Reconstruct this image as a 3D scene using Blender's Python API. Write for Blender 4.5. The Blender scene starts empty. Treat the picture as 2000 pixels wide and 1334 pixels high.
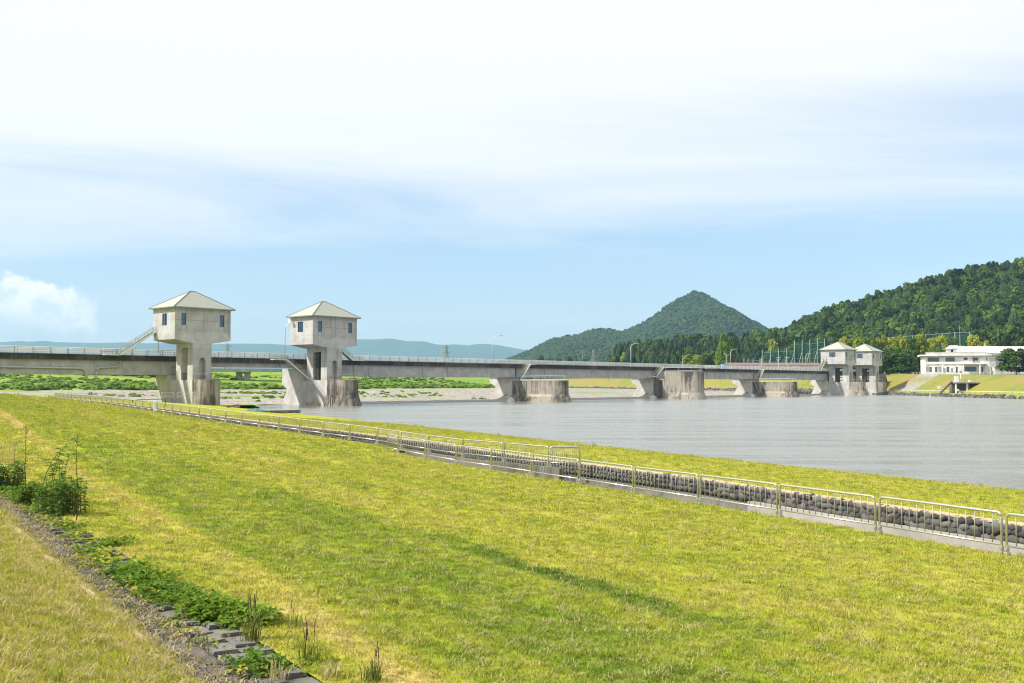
import bpy, bmesh, math, random
import numpy as np
from mathutils import Vector, Matrix
R = math.radians
rnd = random.Random(7)
C = bpy.context.scene.collection
scene = bpy.context.scene
# ------------------------------------------------------------------ camera
CAMZ = 5.0
FPX = 1944.0                     # focal length in pixels of the 2000 px wide photograph
PITCH = math.atan(83.0 / FPX)
cam = bpy.data.cameras.new('camera'); cam.sensor_width = 36.0; cam.lens = 36.0 * FPX / 2000.0
cam.clip_start = 0.1; cam.clip_end = 60000
camo = bpy.data.objects.new('camera', cam); C.objects.link(camo)
camo.location = (0, 0, CAMZ); camo.rotation_euler = (R(90) + PITCH, 0, 0)
scene.camera = camo
# ------------------------------------------------------------------ sun and sky
SUN_EL = 46.0
SUN_DIR = Vector((-0.975, -0.222, 0)).normalized()          # ground direction towards the sun
sv = Vector((SUN_DIR.x * math.cos(R(SUN_EL)), SUN_DIR.y * math.cos(R(SUN_EL)), math.sin(R(SUN_EL))))
sun = bpy.data.lights.new('sun', 'SUN'); sun.energy = 5.0; sun.angle = R(0.5); sun.color = (1.0, 0.96, 0.895)
suno = bpy.data.objects.new('sun', sun); C.objects.link(suno)
suno.rotation_euler = sv.to_track_quat('Z', 'Y').to_euler(); suno.location = (-60, -10, 60)
world = bpy.data.worlds.new('World'); scene.world = world; world.use_nodes = True
wn, wl = world.node_tree.nodes, world.node_tree.links
wn.clear()
def N(nodes, t, **kw):
    n = nodes.new(t)
    for k, v in kw.items():
        if k.startswith('i_'):
            key = k[2:]
            n.inputs[int(key) if key.isdigit() else key].default_value = v
        else: setattr(n, k, v)
    return n
def build_world():
    L = wl.new
    out = N(wn, 'ShaderNodeOutputWorld'); bg = N(wn, 'ShaderNodeBackground', i_Strength=0.08)
    sky = N(wn, 'ShaderNodeTexSky', sky_type='NISHITA', sun_disc=False, sun_elevation=R(SUN_EL),
            sun_rotation=math.atan2(sv.x, sv.y), air_density=1.0, dust_density=1.2, ozone_density=1.6, altitude=100)
    tc = N(wn, 'ShaderNodeTexCoord')
    sep = N(wn, 'ShaderNodeSeparateXYZ'); L(tc.outputs['Generated'], sep.inputs[0])
    def M(op, a, b=None, c=None, clamp=False):
        m = N(wn, 'ShaderNodeMath', operation=op, use_clamp=clamp)
        for i, v in enumerate((a, b, c)):
            if v is None: continue
            if isinstance(v, (int, float)): m.inputs[i].default_value = v
            else: L(v, m.inputs[i])
        return m.outputs[0]
    x, y, z = sep.outputs
    zc = M('ADD', M('MAXIMUM', z, 0.0), 0.07)
    cx, cy = M('DIVIDE', x, zc), M('DIVIDE', y, zc)
    comb = N(wn, 'ShaderNodeCombineXYZ'); L(cx, comb.inputs[0]); L(cy, comb.inputs[1])
    mp = N(wn, 'ShaderNodeMapping'); mp.inputs['Scale'].default_value = (0.26, 0.5, 1); mp.inputs['Rotation'].default_value = (0, 0, R(-12)); mp.inputs['Location'].default_value = (1.7, 0.15, 0)
    L(comb.outputs[0], mp.inputs[0])
    nz = N(wn, 'ShaderNodeTexNoise', i_Scale=1.25, i_Detail=10.0, i_Roughness=0.6, i_Distortion=0.55); L(mp.outputs[0], nz.inputs['Vector'])
    # the sheet of high cloud is nearer overhead, its far edge ends above the horizon
    sheet = N(wn, 'ShaderNodeMapRange', interpolation_type='SMOOTHSTEP'); L(z, sheet.inputs[0])
    sheet.inputs[1].default_value = 0.04; sheet.inputs[2].default_value = 0.36
    # the sheet is denser to the left, towards the sun
    left = N(wn, 'ShaderNodeMapRange'); L(x, left.inputs[0]); left.inputs[1].default_value = 0.45; left.inputs[2].default_value = -0.45
    dens = M('ADD', M('ADD', M('MULTIPLY', sheet.outputs[0], 0.85), M('MULTIPLY', M('SUBTRACT', nz.outputs[0], 0.5), 1.3)), M('MULTIPLY', left.outputs[0], 0.24))
    ramp = N(wn, 'ShaderNodeMapRange', interpolation_type='SMOOTHSTEP'); L(dens, ramp.inputs[0])
    ramp.inputs[1].default_value = -0.02; ramp.inputs[2].default_value = 0.86; ramp.inputs[4].default_value = 0.97
    # faint veil everywhere
    veil = M('MAXIMUM', ramp.outputs[0], M('MULTIPLY', sheet.outputs[0], 0.72))
    # low cumulus bank on the left
    az = M('DIVIDE', x, M('MAXIMUM', y, 0.05)); el = M('DIVIDE', z, M('MAXIMUM', y, 0.05))
    c2 = N(wn, 'ShaderNodeCombineXYZ'); L(az, c2.inputs[0]); L(el, c2.inputs[1])
    n2 = N(wn, 'ShaderNodeTexNoise', i_Scale=34.0, i_Detail=9.0, i_Roughness=0.62); L(c2.outputs[0], n2.inputs['Vector'])
    n3 = N(wn, 'ShaderNodeTexNoise', i_Scale=9.0, i_Detail=3.0); L(c2.outputs[0], n3.inputs['Vector'])
    top = M('SUBTRACT', 0.118, M('MULTIPLY', M('ADD', az, 0.53), 0.22))       # the bank's crown line falls to the right
    top = M('ADD', top, M('MULTIPLY', M('SUBTRACT', n2.outputs[0], 0.5), 0.05))
    edge_top = N(wn, 'ShaderNodeMapRange', interpolation_type='SMOOTHSTEP'); L(M('SUBTRACT', top, el), edge_top.inputs[0]); edge_top.inputs[1].default_value = 0.0; edge_top.inputs[2].default_value = 0.011
    edge_bot = N(wn, 'ShaderNodeMapRange', interpolation_type='SMOOTHSTEP'); L(M('SUBTRACT', top, el), edge_bot.inputs[0]); edge_bot.inputs[1].default_value = 0.062; edge_bot.inputs[2].default_value = 0.016
    edge_r = N(wn, 'ShaderNodeMapRange', interpolation_type='SMOOTHSTEP'); L(M('ADD', az, M('MULTIPLY', n2.outputs[0], 0.03)), edge_r.inputs[0]); edge_r.inputs[1].default_value = -0.398; edge_r.inputs[2].default_value = -0.412
    n2b = N(wn, 'ShaderNodeMapRange', interpolation_type='SMOOTHSTEP'); L(n2.outputs[0], n2b.inputs[0]); n2b.inputs[1].default_value = 0.36; n2b.inputs[2].default_value = 0.60
    front = M('GREATER_THAN', y, 0.05)
    body = N(wn, 'ShaderNodeMapRange', interpolation_type='SMOOTHSTEP'); L(M('ADD', edge_bot.outputs[0], M('MULTIPLY', M('SUBTRACT', n3.outputs[0], 0.45), 1.4)), body.inputs[0]); body.inputs[1].default_value = 0.05; body.inputs[2].default_value = 0.7
    cum = M('MULTIPLY', M('MULTIPLY', M('MULTIPLY', edge_top.outputs[0], body.outputs[0]), M('MULTIPLY', edge_r.outputs[0], front)), M('MULTIPLY_ADD', n2b.outputs[0], 0.62, 0.38))
    mix = N(wn, 'ShaderNodeMix', data_type='RGBA'); tint = N(wn, 'ShaderNodeMix', data_type='RGBA', blend_type='MULTIPLY', i_0=1.0); L(sky.outputs[0], tint.inputs[6]); tint.inputs[7].default_value = (1.40, 1.60, 1.74, 1)
    L(veil, mix.inputs[0]); L(tint.outputs[2], mix.inputs[6]); mix.inputs[7].default_value = (10.25, 10.2, 10.2, 1)
    # faint haze near the horizon
    hz = N(wn, 'ShaderNodeMapRange', interpolation_type='SMOOTHSTEP'); L(z, hz.inputs[0]); hz.inputs[1].default_value = 0.17; hz.inputs[2].default_value = 0.0; hz.inputs[3].default_value = 0.0; hz.inputs[4].default_value = 0.55
    mixh = N(wn, 'ShaderNodeMix', data_type='RGBA'); L(hz.outputs[0], mixh.inputs[0]); L(mix.outputs[2], mixh.inputs[6]); mixh.inputs[7].default_value = (9.6, 9.6, 9.7, 1)
    mix2 = N(wn, 'ShaderNodeMix', data_type='RGBA'); L(cum, mix2.inputs[0]); L(mixh.outputs[2], mix2.inputs[6]); mix2.inputs[7].default_value = (13.4, 12.6, 12.2, 1)
    L(mix2.outputs[2], bg.inputs[0]); L(bg.outputs[0], out.inputs[0])
build_world()
scene.view_settings.view_transform = 'Standard'; scene.view_settings.look = 'None'
scene.view_settings.exposure = 0.43; scene.view_settings.gamma = 1.0; scene.view_settings.use_curve_mapping = False
scene.cycles.max_bounces = 6; scene.cycles.diffuse_bounces = 2; scene.cycles.glossy_bounces = 3; scene.cycles.transparent_max_bounces = 12
scene.cycles.volume_bounces = 0
scene.cycles.use_denoising = True; scene.cycles.denoiser = 'OPENIMAGEDENOISE'; scene.cycles.denoising_input_passes = 'RGB_ALBEDO_NORMAL'; scene.cycles.denoising_prefilter = 'ACCURATE'; scene.cycles.use_adaptive_sampling = False
scene.cycles.pixel_filter_type = 'BLACKMAN_HARRIS'; scene.cycles.filter_width = 1.15
HAZE_D = 0.00007
# ------------------------------------------------------------------ helpers
class MB:
    def __init__(self): self.v = []; self.f = []
    def add(self, vs, fs):
        o = len(self.v); self.v += [tuple(p) for p in vs]; self.f += [tuple(i + o for i in f) for f in fs]; return self
    def box(self, x0, x1, y0, y1, z0, z1, rot=None):
        vs = [(x0,y0,z0),(x1,y0,z0),(x1,y1,z0),(x0,y1,z0),(x0,y0,z1),(x1,y0,z1),(x1,y1,z1),(x0,y1,z1)]
        return self.add(vs, [(0,3,2,1),(4,5,6,7),(0,1,5,4),(1,2,6,5),(2,3,7,6),(3,0,4,7)])
    def st(self, s0, s1, t0, t1, z0, z1): return self.box(s0, s1, -t1, -t0, z0, z1)      # bridge frame box
    def tube(self, path, r, n=6, closed=False, r2=None):
        P = [Vector(p) for p in path]; m = len(P); o = len(self.v)
        for i, p in enumerate(P):
            a = P[i-1] if (i or closed) else P[i]; b = P[(i+1) % m] if (i < m-1 or closed) else P[i]
            d = (b - a).normalized(); ref = Vector((0,0,1)) if abs(d.z) < 0.9 else Vector((1,0,0))
            e1 = d.cross(ref).normalized(); e2 = d.cross(e1)
            rr = r if r2 is None else r + (r2 - r) * i / max(1, m-1)
            for k in range(n):
                a_ = 2*math.pi*(k+0.5)/n; self.v.append(tuple(p + e1*math.cos(a_)*rr + e2*math.sin(a_)*rr))
        for i in range(m if closed else m-1):
            j = (i+1) % m
            for k in range(n):
                k2 = (k+1) % n; self.f.append((o+i*n+k, o+i*n+k2, o+j*n+k2, o+j*n+k))
        if not closed:
            self.f.append(tuple(o+k for k in reversed(range(n)))); self.f.append(tuple(o+(m-1)*n+k for k in range(n)))
        return self
    def bar(self, a, b, w, h):
        a, b = Vector(a), Vector(b); d = (b-a).normalized(); ref = Vector((0,0,1)) if abs(d.z) < 0.95 else Vector((1,0,0))
        e1 = d.cross(ref).normalized()*w/2; e2 = e1.cross(d).normalized()*h/2
        vs = [a-e1-e2, a+e1-e2, a+e1+e2, a-e1+e2, b-e1-e2, b+e1-e2, b+e1+e2, b-e1+e2]
        return self.add(vs, [(0,3,2,1),(4,5,6,7),(0,1,5,4),(1,2,6,5),(2,3,7,6),(3,0,4,7)])
    def prism(self, loop, fn, h0, h1):
        """loop: 2-D polygon; fn(a, b, h) -> point; extruded from h0 to h1"""
        n = len(loop)
        vs = [fn(a, b, h0) for a, b in loop] + [fn(a, b, h1) for a, b in loop]
        return self.add(vs, [tuple(reversed(range(n))), tuple(range(n, 2*n))] + [(i, (i+1) % n, (i+1) % n + n, i+n) for i in range(n)])
    def loft(self, rings, cap=True, closed=True):
        n = len(rings[0]); o = len(self.v)
        for r_ in rings: self.v += [tuple(p) for p in r_]
        for i in range(len(rings)-1):
            for k in range(n if closed else n-1):
                k2 = (k+1) % n; self.f.append((o+i*n+k, o+i*n+k2, o+(i+1)*n+k2, o+(i+1)*n+k))
        if cap: self.f.append(tuple(o+k for k in reversed(range(n)))); self.f.append(tuple(o+(len(rings)-1)*n+k for k in range(n)))
        return self
    def mesh(self, name, m, smooth=False, fix=True):
        me = bpy.data.meshes.new(name); me.from_pydata(self.v, [], self.f)
        if fix:
            b = bmesh.new(); b.from_mesh(me); bmesh.ops.recalc_face_normals(b, faces=b.faces[:]); b.to_mesh(me); b.free()
        if m: me.materials.append(m)
        if smooth: me.polygons.foreach_set('use_smooth', [True]*len(me.polygons))
        me.update(); return me
    def build(self, name, m, parent=None, smooth=False, fix=True):
        return link(name, self.mesh(name, m, smooth, fix), parent)
def link(name, data, parent=None, loc=None, rotz=None, scale=None):
    o = bpy.data.objects.new(name, data); C.objects.link(o)
    if parent is not None: o.parent = parent
    if loc is not None: o.location = loc
    if rotz is not None: o.rotation_euler = (0, 0, rotz)
    if scale is not None: o.scale = scale if hasattr(scale, '__len__') else (scale,)*3
    return o
def tag(o, label, cat, group=None, kind=None):
    o['label'] = label; o['category'] = cat
    if group: o['group'] = group
    if kind: o['kind'] = kind
    return o
def thing(name, label, cat, loc=(0,0,0), rotz=0, group=None):
    return tag(link(name, None, None, loc, rotz), label, cat, group)
def struct(o, label=None):
    o['kind'] = 'structure'
    if label: o['label'] = label
    return o
def lerp_tab(tab):
    xs = [a for a, b in tab]; ys = [b for a, b in tab]
    return lambda v: np.interp(v, xs, ys)
def sstep(a, b, x):
    t = np.clip((np.asarray(x, float) - a) / (b - a), 0, 1); return t*t*(3-2*t)
def vnoise(x, y, seed=0):
    """smooth value noise in numpy"""
    x = np.asarray(x, float); y = np.asarray(y, float)
    xi = np.floor(x).astype(np.int64); yi = np.floor(y).astype(np.int64); fx = x - xi; fy = y - yi
    fx = fx*fx*(3-2*fx); fy = fy*fy*(3-2*fy)
    def h(a, b):
        n = (a*374761393 + b*668265263 + seed*1274126177) & 0x7fffffff
        n = ((n ^ (n >> 13)) * 1274126177) & 0x7fffffff
        return ((n ^ (n >> 16)) & 0xffff) / 65535.0
    return (h(xi,yi)*(1-fx) + h(xi+1,yi)*fx)*(1-fy) + (h(xi,yi+1)*(1-fx) + h(xi+1,yi+1)*fx)*fy
def fbm(x, y, o=4, seed=0):
    s = 0; a = 1; t = 0
    for i in range(o): s = s + a*vnoise(x*2**i, y*2**i, seed+i); t += a; a *= .5
    return s/t
# directions of the place: u along the bridge, n upstream; d along the near bank, q away from the river
UL = math.hypot(.659, .753); U = (.659/UL, .753/UL); NN = (U[1], -U[0]); BO = (-87.4, 170.0); BANG = math.atan2(U[1], U[0])
def bxy(s, t): return (BO[0] + s*U[0] + t*NN[0], BO[1] + s*U[1] + t*NN[1])
def bst(X, Y): return ((X-BO[0])*U[0] + (Y-BO[1])*U[1], (X-BO[0])*NN[0] + (Y-BO[1])*NN[1])
DD = (-.5, .8660254); QQ = (-.8660254, -.5)
def rq(r, q): return (DD[0]*r + QQ[0]*q, DD[1]*r + QQ[1]*q)
def xy2rq(X, Y): return (X*DD[0] + Y*DD[1], X*QQ[0] + Y*QQ[1])
# ------------------------------------------------------------------ materials
def newmat(name):
    m = bpy.data.materials.new(name); m.use_nodes = True; nt = m.node_tree; nt.nodes.clear()
    out = N(nt.nodes, 'ShaderNodeOutputMaterial'); b = N(nt.nodes, 'ShaderNodeBsdfPrincipled'); nt.links.new(b.outputs[0], out.inputs[0])
    b.inputs['Specular IOR Level'].default_value = 0.3
    return m, nt, b
def ramp(nt, fac, stops, interp='LINEAR'):
    r = N(nt.nodes, 'ShaderNodeValToRGB'); r.color_ramp.interpolation = interp
    while len(r.color_ramp.elements) < len(stops): r.color_ramp.elements.new(0.5)
    for e, (p, c) in zip(r.color_ramp.elements, stops): e.position = p; e.color = (*c, 1) if len(c) == 3 else c
    if fac is not None: nt.links.new(fac, r.inputs[0])
    return r.outputs[0]
def noise(nt, vec, scale, detail=4, rough=.55, dist=0.0):
    n = N(nt.nodes, 'ShaderNodeTexNoise', i_Scale=scale, i_Detail=detail, i_Roughness=rough, i_Distortion=dist)
    if vec is not None: nt.links.new(vec, n.inputs['Vector'])
    return n.outputs[0]
def mapping(nt, vec, scale=(1,1,1), rot=(0,0,0), loc=(0,0,0)):
    m = N(nt.nodes, 'ShaderNodeMapping'); m.inputs['Scale'].default_value = scale; m.inputs['Rotation'].default_value = rot; m.inputs['Location'].default_value = loc
    nt.links.new(vec, m.inputs[0]); return m.outputs[0]
def mixc(nt, fac, a, b, mode='MIX'):
    m = N(nt.nodes, 'ShaderNodeMix', data_type='RGBA', blend_type=mode)
    for i, v in ((0, fac), (6, a), (7, b)):
        if isinstance(v, (int, float)): m.inputs[i].default_value = v
        elif isinstance(v, tuple): m.inputs[i].default_value = (*v, 1) if len(v) == 3 else v
        else: nt.links.new(v, m.inputs[i])
    return m.outputs[2]
def math_(nt, op, a, b=None, c=None, clamp=False):
    m = N(nt.nodes, 'ShaderNodeMath', operation=op, use_clamp=clamp)
    for i, v in enumerate((a, b, c)):
        if v is None: continue
        if isinstance(v, (int, float)): m.inputs[i].default_value = v
        else: nt.links.new(v, m.inputs[i])
    return m.outputs[0]
def maprange(nt, v, a, b, c=0.0, d=1.0, smooth=True):
    m = N(nt.nodes, 'ShaderNodeMapRange', interpolation_type='SMOOTHSTEP' if smooth else 'LINEAR'); nt.links.new(v, m.inputs[0])
    for i, x in enumerate((a, b, c, d)): m.inputs[i+1].default_value = x
    return m.outputs[0]
def bump(nt, b, h, strength=.3, dist=.05):
    n = N(nt.nodes, 'ShaderNodeBump', i_Strength=strength, i_Distance=dist); nt.links.new(h, n.inputs['Height']); nt.links.new(n.outputs[0], b.inputs['Normal'])
def objco(nt): return N(nt.nodes, 'ShaderNodeTexCoord').outputs['Object']
def worldpos(nt): return N(nt.nodes, 'ShaderNodeNewGeometry').outputs['Position']
def plain(name, col, rough=.6, metal=0.0, var=.12, scale=3.0, spec=.3):
    m, nt, b = newmat(name)
    f = noise(nt, worldpos(nt), scale, 4)
    c = mixc(nt, f, tuple(x*(1-var) for x in col), tuple(min(1, x*(1+var)) for x in col))
    nt.links.new(c, b.inputs['Base Color']); b.inputs['Roughness'].default_value = rough; b.inputs['Metallic'].default_value = metal
    b.inputs['Specular IOR Level'].default_value = spec
    return m
def concrete(name, base, stain, amount, streak=.9, lines=0.0, lift=None, rusty=None):
    """cast concrete: cloudy tone, vertical run-off streaks, form-board joints"""
    m, nt, b = newmat(name); P = worldpos(nt); O = objco(nt)
    cloud = noise(nt, P, .45, 6, .6); fine = noise(nt, P, 6, 4, .6); big = noise(nt, P, .16, 3, .5)
    st = noise(nt, mapping(nt, P, (streak, streak, .045)), 1.6, 5, .65)
    st2 = noise(nt, mapping(nt, P, (streak*2.6, streak*2.6, .11)), 1.6, 5, .65)
    c = mixc(nt, maprange(nt, cloud, .32, .68), tuple(x*.80 for x in base), tuple(min(1, x*1.14) for x in base))
    c = mixc(nt, maprange(nt, fine, .3, .75, 0, .30), c, tuple(x*.66 for x in base))
    k = math_(nt, 'ADD', math_(nt, 'MULTIPLY', st, .55), math_(nt, 'ADD', math_(nt, 'MULTIPLY', st2, .30), math_(nt, 'ADD', math_(nt, 'MULTIPLY', cloud, .30), math_(nt, 'MULTIPLY', math_(nt, 'SUBTRACT', big, .5), .5))))
    lo = .82 - .5*amount
    f = maprange(nt, k, lo, lo + .20)
    c = mixc(nt, math_(nt, 'MULTIPLY', f, .93), c, stain)
    if rusty:
        rn = noise(nt, mapping(nt, P, (1.1, 1.1, .06), loc=(9, 4, 0)), 1.3, 4, .6)
        c = mixc(nt, maprange(nt, rn, .56, .74, 0, .75), c, rusty)
    h = fine
    if lines:
        sp = N(nt.nodes, 'ShaderNodeSeparateXYZ'); nt.links.new(O, sp.inputs[0])
        def joint(v, period, w):
            fr = math_(nt, 'FRACT', math_(nt, 'DIVIDE', v, period)); return math_(nt, 'LESS_THAN', math_(nt, 'ABSOLUTE', math_(nt, 'SUBTRACT', fr, .5)), w/period/2)
        j = math_(nt, 'MAXIMUM', joint(sp.outputs[2], 1.8, .045), math_(nt, 'MULTIPLY', joint(math_(nt, 'ADD', sp.outputs[0], sp.outputs[1]), .9, .03), .5))
        c = mixc(nt, math_(nt, 'MULTIPLY', j, lines), c, tuple(x*.55 for x in base))
    nt.links.new(c, b.inputs['Base Color']); b.inputs['Roughness'].default_value = .88
    bump(nt, b, h, .35, .03)
    return m
MAT = {}
MAT['con_house'] = concrete('concrete_house', (.475,.465,.44), (.31,.30,.275), .22, lines=.5)
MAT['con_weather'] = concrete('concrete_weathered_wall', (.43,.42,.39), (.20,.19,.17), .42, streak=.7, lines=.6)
MAT['con_shaft'] = concrete('concrete_shaft', (.51,.50,.47), (.28,.27,.245), .26, lines=.3)
MAT['con_pier'] = concrete('concrete_pier', (.51,.495,.455), (.14,.132,.118), .38, lines=.2)
MAT['con_nose'] = concrete('concrete_nose_stained', (.34,.305,.255), (.045,.041,.037), .63, streak=.55, rusty=(.25,.19,.125), lines=.15)
MAT['con_foot'] = concrete('concrete_footing', (.44,.37,.28), (.19,.15,.11), .5)
MAT['con_girder'] = concrete('concrete_girder', (.41,.405,.38), (.24,.235,.215), .36, lines=.12)
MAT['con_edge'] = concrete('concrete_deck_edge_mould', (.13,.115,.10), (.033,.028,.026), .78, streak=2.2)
MAT['con_dark'] = concrete('concrete_dark', (.20,.19,.165), (.075,.07,.062), .6)
MAT['con_light'] = concrete('concrete_light', (.37,.35,.305), (.20,.18,.145), .40)
MAT['con_drain'] = concrete('concrete_drain', (.115,.10,.083), (.045,.038,.03), .5)
MAT['con_block'] = concrete('concrete_block', (.17,.163,.148), (.085,.078,.068), .45)
MAT['white_wall'] = concrete('white_render', (.84,.80,.755), (.62,.55,.49), .22, streak=1.3)
MAT['pale_wall'] = concrete('pale_cladding', (.72,.70,.66), (.5,.47,.43), .25)
MAT['con_far'] = plain('concrete_far', (.40,.38,.34), .9)
MAT['galv'] = plain('galvanised_steel', (.58,.56,.47), .36, .75, .08)
MAT['galv_dull'] = plain('galvanised_steel_dull', (.33,.33,.25), .5, .35, .15)
MAT['rail'] = plain('painted_rail', (.52,.56,.58), .45, .2, .1)
MAT['steel_pale'] = plain('pale_steel', (.66,.67,.66), .45, .1, .08)
MAT['steel_dark'] = plain('dark_steel', (.055,.055,.055), .5, .3, .3)
MAT['frame_dark'] = plain('window_frame', (.03,.035,.04), .4, .2, .1)
MAT['pipe'] = plain('weathered_pipe', (.42,.43,.40), .5, .2, .18)
MAT['net_post'] = plain('net_post_paint', (.46,.52,.52), .5, .1, .08)
MAT['rubber'] = plain('pale_rubber_sheet', (.36,.35,.33), .7, 0, .2, .8)
MAT['rubber_white'] = plain('bleached_rubber', (.66,.66,.66), .7, 0, .1)
MAT['asphalt'] = plain('asphalt', (.10,.095,.085), .9, 0, .25, 8)
MAT['dirt'] = plain('sandy_soil', (.50,.37,.22), .95, 0, .25, 4)
MAT['stem'] = plain('dry_brown_stem', (.06,.04,.025), .8, 0, .25)
MAT['stem_green'] = plain('green_stem', (.10,.13,.04), .8, 0, .25)
MAT['bark'] = plain('bark', (.09,.07,.05), .95, 0, .3, 5)
MAT['wood_wet'] = plain('driftwood', (.16,.12,.09), .9, 0, .3, 5)
MAT['red_roof'] = plain('red_metal_roof', (.215,.125,.12), .6, 0, .25, .3)
MAT['blue_roof'] = plain('blue_metal', (.16,.42,.72), .5, 0, .1, .5)
MAT['grey_roof'] = plain('grey_metal_roof', (.42,.46,.52), .45, .1, .1, .5)
MAT['white_paint'] = plain('white_paint', (.80,.80,.79), .5, 0, .05)
MAT['grey_paint'] = plain('grey_louvre', (.30,.32,.34), .6, 0, .12)
MAT['green_sheet'] = plain('green_debris_net', (.10,.19,.15), .8, 0, .4, 2)
MAT['seal'] = plain('dark_hole', (.012,.012,.012), .9, 0, .1)
def roofmat():
    m, nt, b = newmat('pale_green_roof'); O = objco(nt); P = worldpos(nt)
    sp = N(nt.nodes, 'ShaderNodeSeparateXYZ'); nt.links.new(O, sp.inputs[0])
    fr = math_(nt, 'FRACT', math_(nt, 'DIVIDE', sp.outputs[2], .115))
    seam = math_(nt, 'LESS_THAN', fr, .16)
    c = mixc(nt, noise(nt, P, .8, 5), (.335,.345,.285), (.40,.408,.345))
    c = mixc(nt, math_(nt, 'MULTIPLY', seam, .35), c, (.2,.21,.16))
    nt.links.new(c, b.inputs['Base Color']); b.inputs['Roughness'].default_value = .55
    bump(nt, b, fr, .4, .03); return m
MAT['roof'] = roofmat()
MAT['ridge'] = plain('roof_ridge_cap', (.10,.13,.095), .6)
MAT['fascia'] = plain('roof_fascia', (.22,.26,.19), .6)
def glassmat(name, col, rough=.05):
    m, nt, b = newmat(name); f = noise(nt, worldpos(nt), .9, 2)
    nt.links.new(mixc(nt, f, tuple(x*.5 for x in col), tuple(x*1.5 for x in col)), b.inputs['Base Color'])
    b.inputs['Roughness'].default_value = rough; b.inputs['Specular IOR Level'].default_value = .9; return m
MAT['glass'] = glassmat('window_glass', (.035,.075,.11)); MAT['glass_grey'] = glassmat('window_glass_curtain', (.10,.12,.12), .15)
def lawn_colour(nt, P):
    """colour of the mown turf from its place: straw patches, greener wheel bands along the bank"""
    def dot(v):
        n = N(nt.nodes, 'ShaderNodeVectorMath', operation='DOT_PRODUCT'); nt.links.new(P, n.inputs[0]); n.inputs[1].default_value = v; return n.outputs['Value']
    r = dot((DD[0], DD[1], 0)); q = dot((QQ[0], QQ[1], 0))
    cb = N(nt.nodes, 'ShaderNodeCombineXYZ'); nt.links.new(r, cb.inputs[0]); nt.links.new(q, cb.inputs[1])
    band = math_(nt, 'ADD', math_(nt, 'MULTIPLY', noise(nt, mapping(nt, cb.outputs[0], (.05, .55, 1)), 1.0, 3, .55), .6), math_(nt, 'MULTIPLY', noise(nt, mapping(nt, cb.outputs[0], (.06, 2.6, 1)), 1.0, 3, .6), .4))
    patch = noise(nt, P, .22, 5, .6); fine = noise(nt, P, 2.2, 5, .65); mott = noise(nt, P, .9, 4, .6)
    qn = math_(nt, 'ADD', q, math_(nt, 'MULTIPLY', math_(nt, 'SUBTRACT', patch, .5), 1.7))
    # greener wheel band a few metres out from the drain, thin darker clover streak
    g1 = math_(nt, 'MULTIPLY', maprange(nt, qn, -10.6, -9.0), math_(nt, 'MULTIPLY', maprange(nt, qn, -4.9, -5.8), maprange(nt, r, 75, 32, .35, 1)))
    qs = math_(nt, 'ADD', q, math_(nt, 'MULTIPLY', math_(nt, 'SUBTRACT', mott, .5), .9))
    g2 = math_(nt, 'MULTIPLY', maprange(nt, qs, -10.45, -10.0), maprange(nt, qs, -9.4, -9.75))
    inr = math_(nt, 'MULTIPLY', maprange(nt, r, 9, 13), maprange(nt, r, 24, 16))
    k = math_(nt, 'ADD', math_(nt, 'MULTIPLY', math_(nt, 'SUBTRACT', band, .5), 1.0), math_(nt, 'MULTIPLY', math_(nt, 'SUBTRACT', mott, .5), .6))
    k = math_(nt, 'ADD', k, math_(nt, 'MULTIPLY', math_(nt, 'SUBTRACT', fine, .5), .55))
    k = math_(nt, 'ADD', k, math_(nt, 'ADD', .34, math_(nt, 'MULTIPLY', g1, .24)))
    k = math_(nt, 'ADD', k, math_(nt, 'MULTIPLY', math_(nt, 'MULTIPLY', g2, inr), .44))
    # the levee slope is drier, and so are the metres next to the drain
    k = math_(nt, 'SUBTRACT', k, maprange(nt, q, -4.6, -2.2, 0, .10))
    track = math_(nt, 'MULTIPLY', maprange(nt, qs, -5.3, -4.9), maprange(nt, qs, -4.1, -4.5))
    k = math_(nt, 'SUBTRACT', k, math_(nt, 'MULTIPLY', track, .22))
    return ramp(nt, k, [(0.0, (.60,.46,.19)), (.14, (.455,.405,.09)), (.33, (.345,.36,.042)), (.56, (.225,.29,.030)), (.80, (.11,.19,.022)), (1.0, (.04,.08,.012))])
def lawnmat():
    m, nt, b = newmat('mown_turf'); P = worldpos(nt)
    c = lawn_colour(nt, P); fine = noise(nt, P, 9, 4, .7); f2 = noise(nt, P, 30, 3, .7)
    c = mixc(nt, maprange(nt, fine, .35, .65, .0, .25), c, (.30,.27,.05))
    nt.links.new(c, b.inputs['Base Color']); b.inputs['Roughness'].default_value = .95; b.inputs['Specular IOR Level'].default_value = 0.0
    bump(nt, b, math_(nt, 'ADD', fine, f2), .6, .06); return m
MAT['lawn'] = lawnmat()
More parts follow.
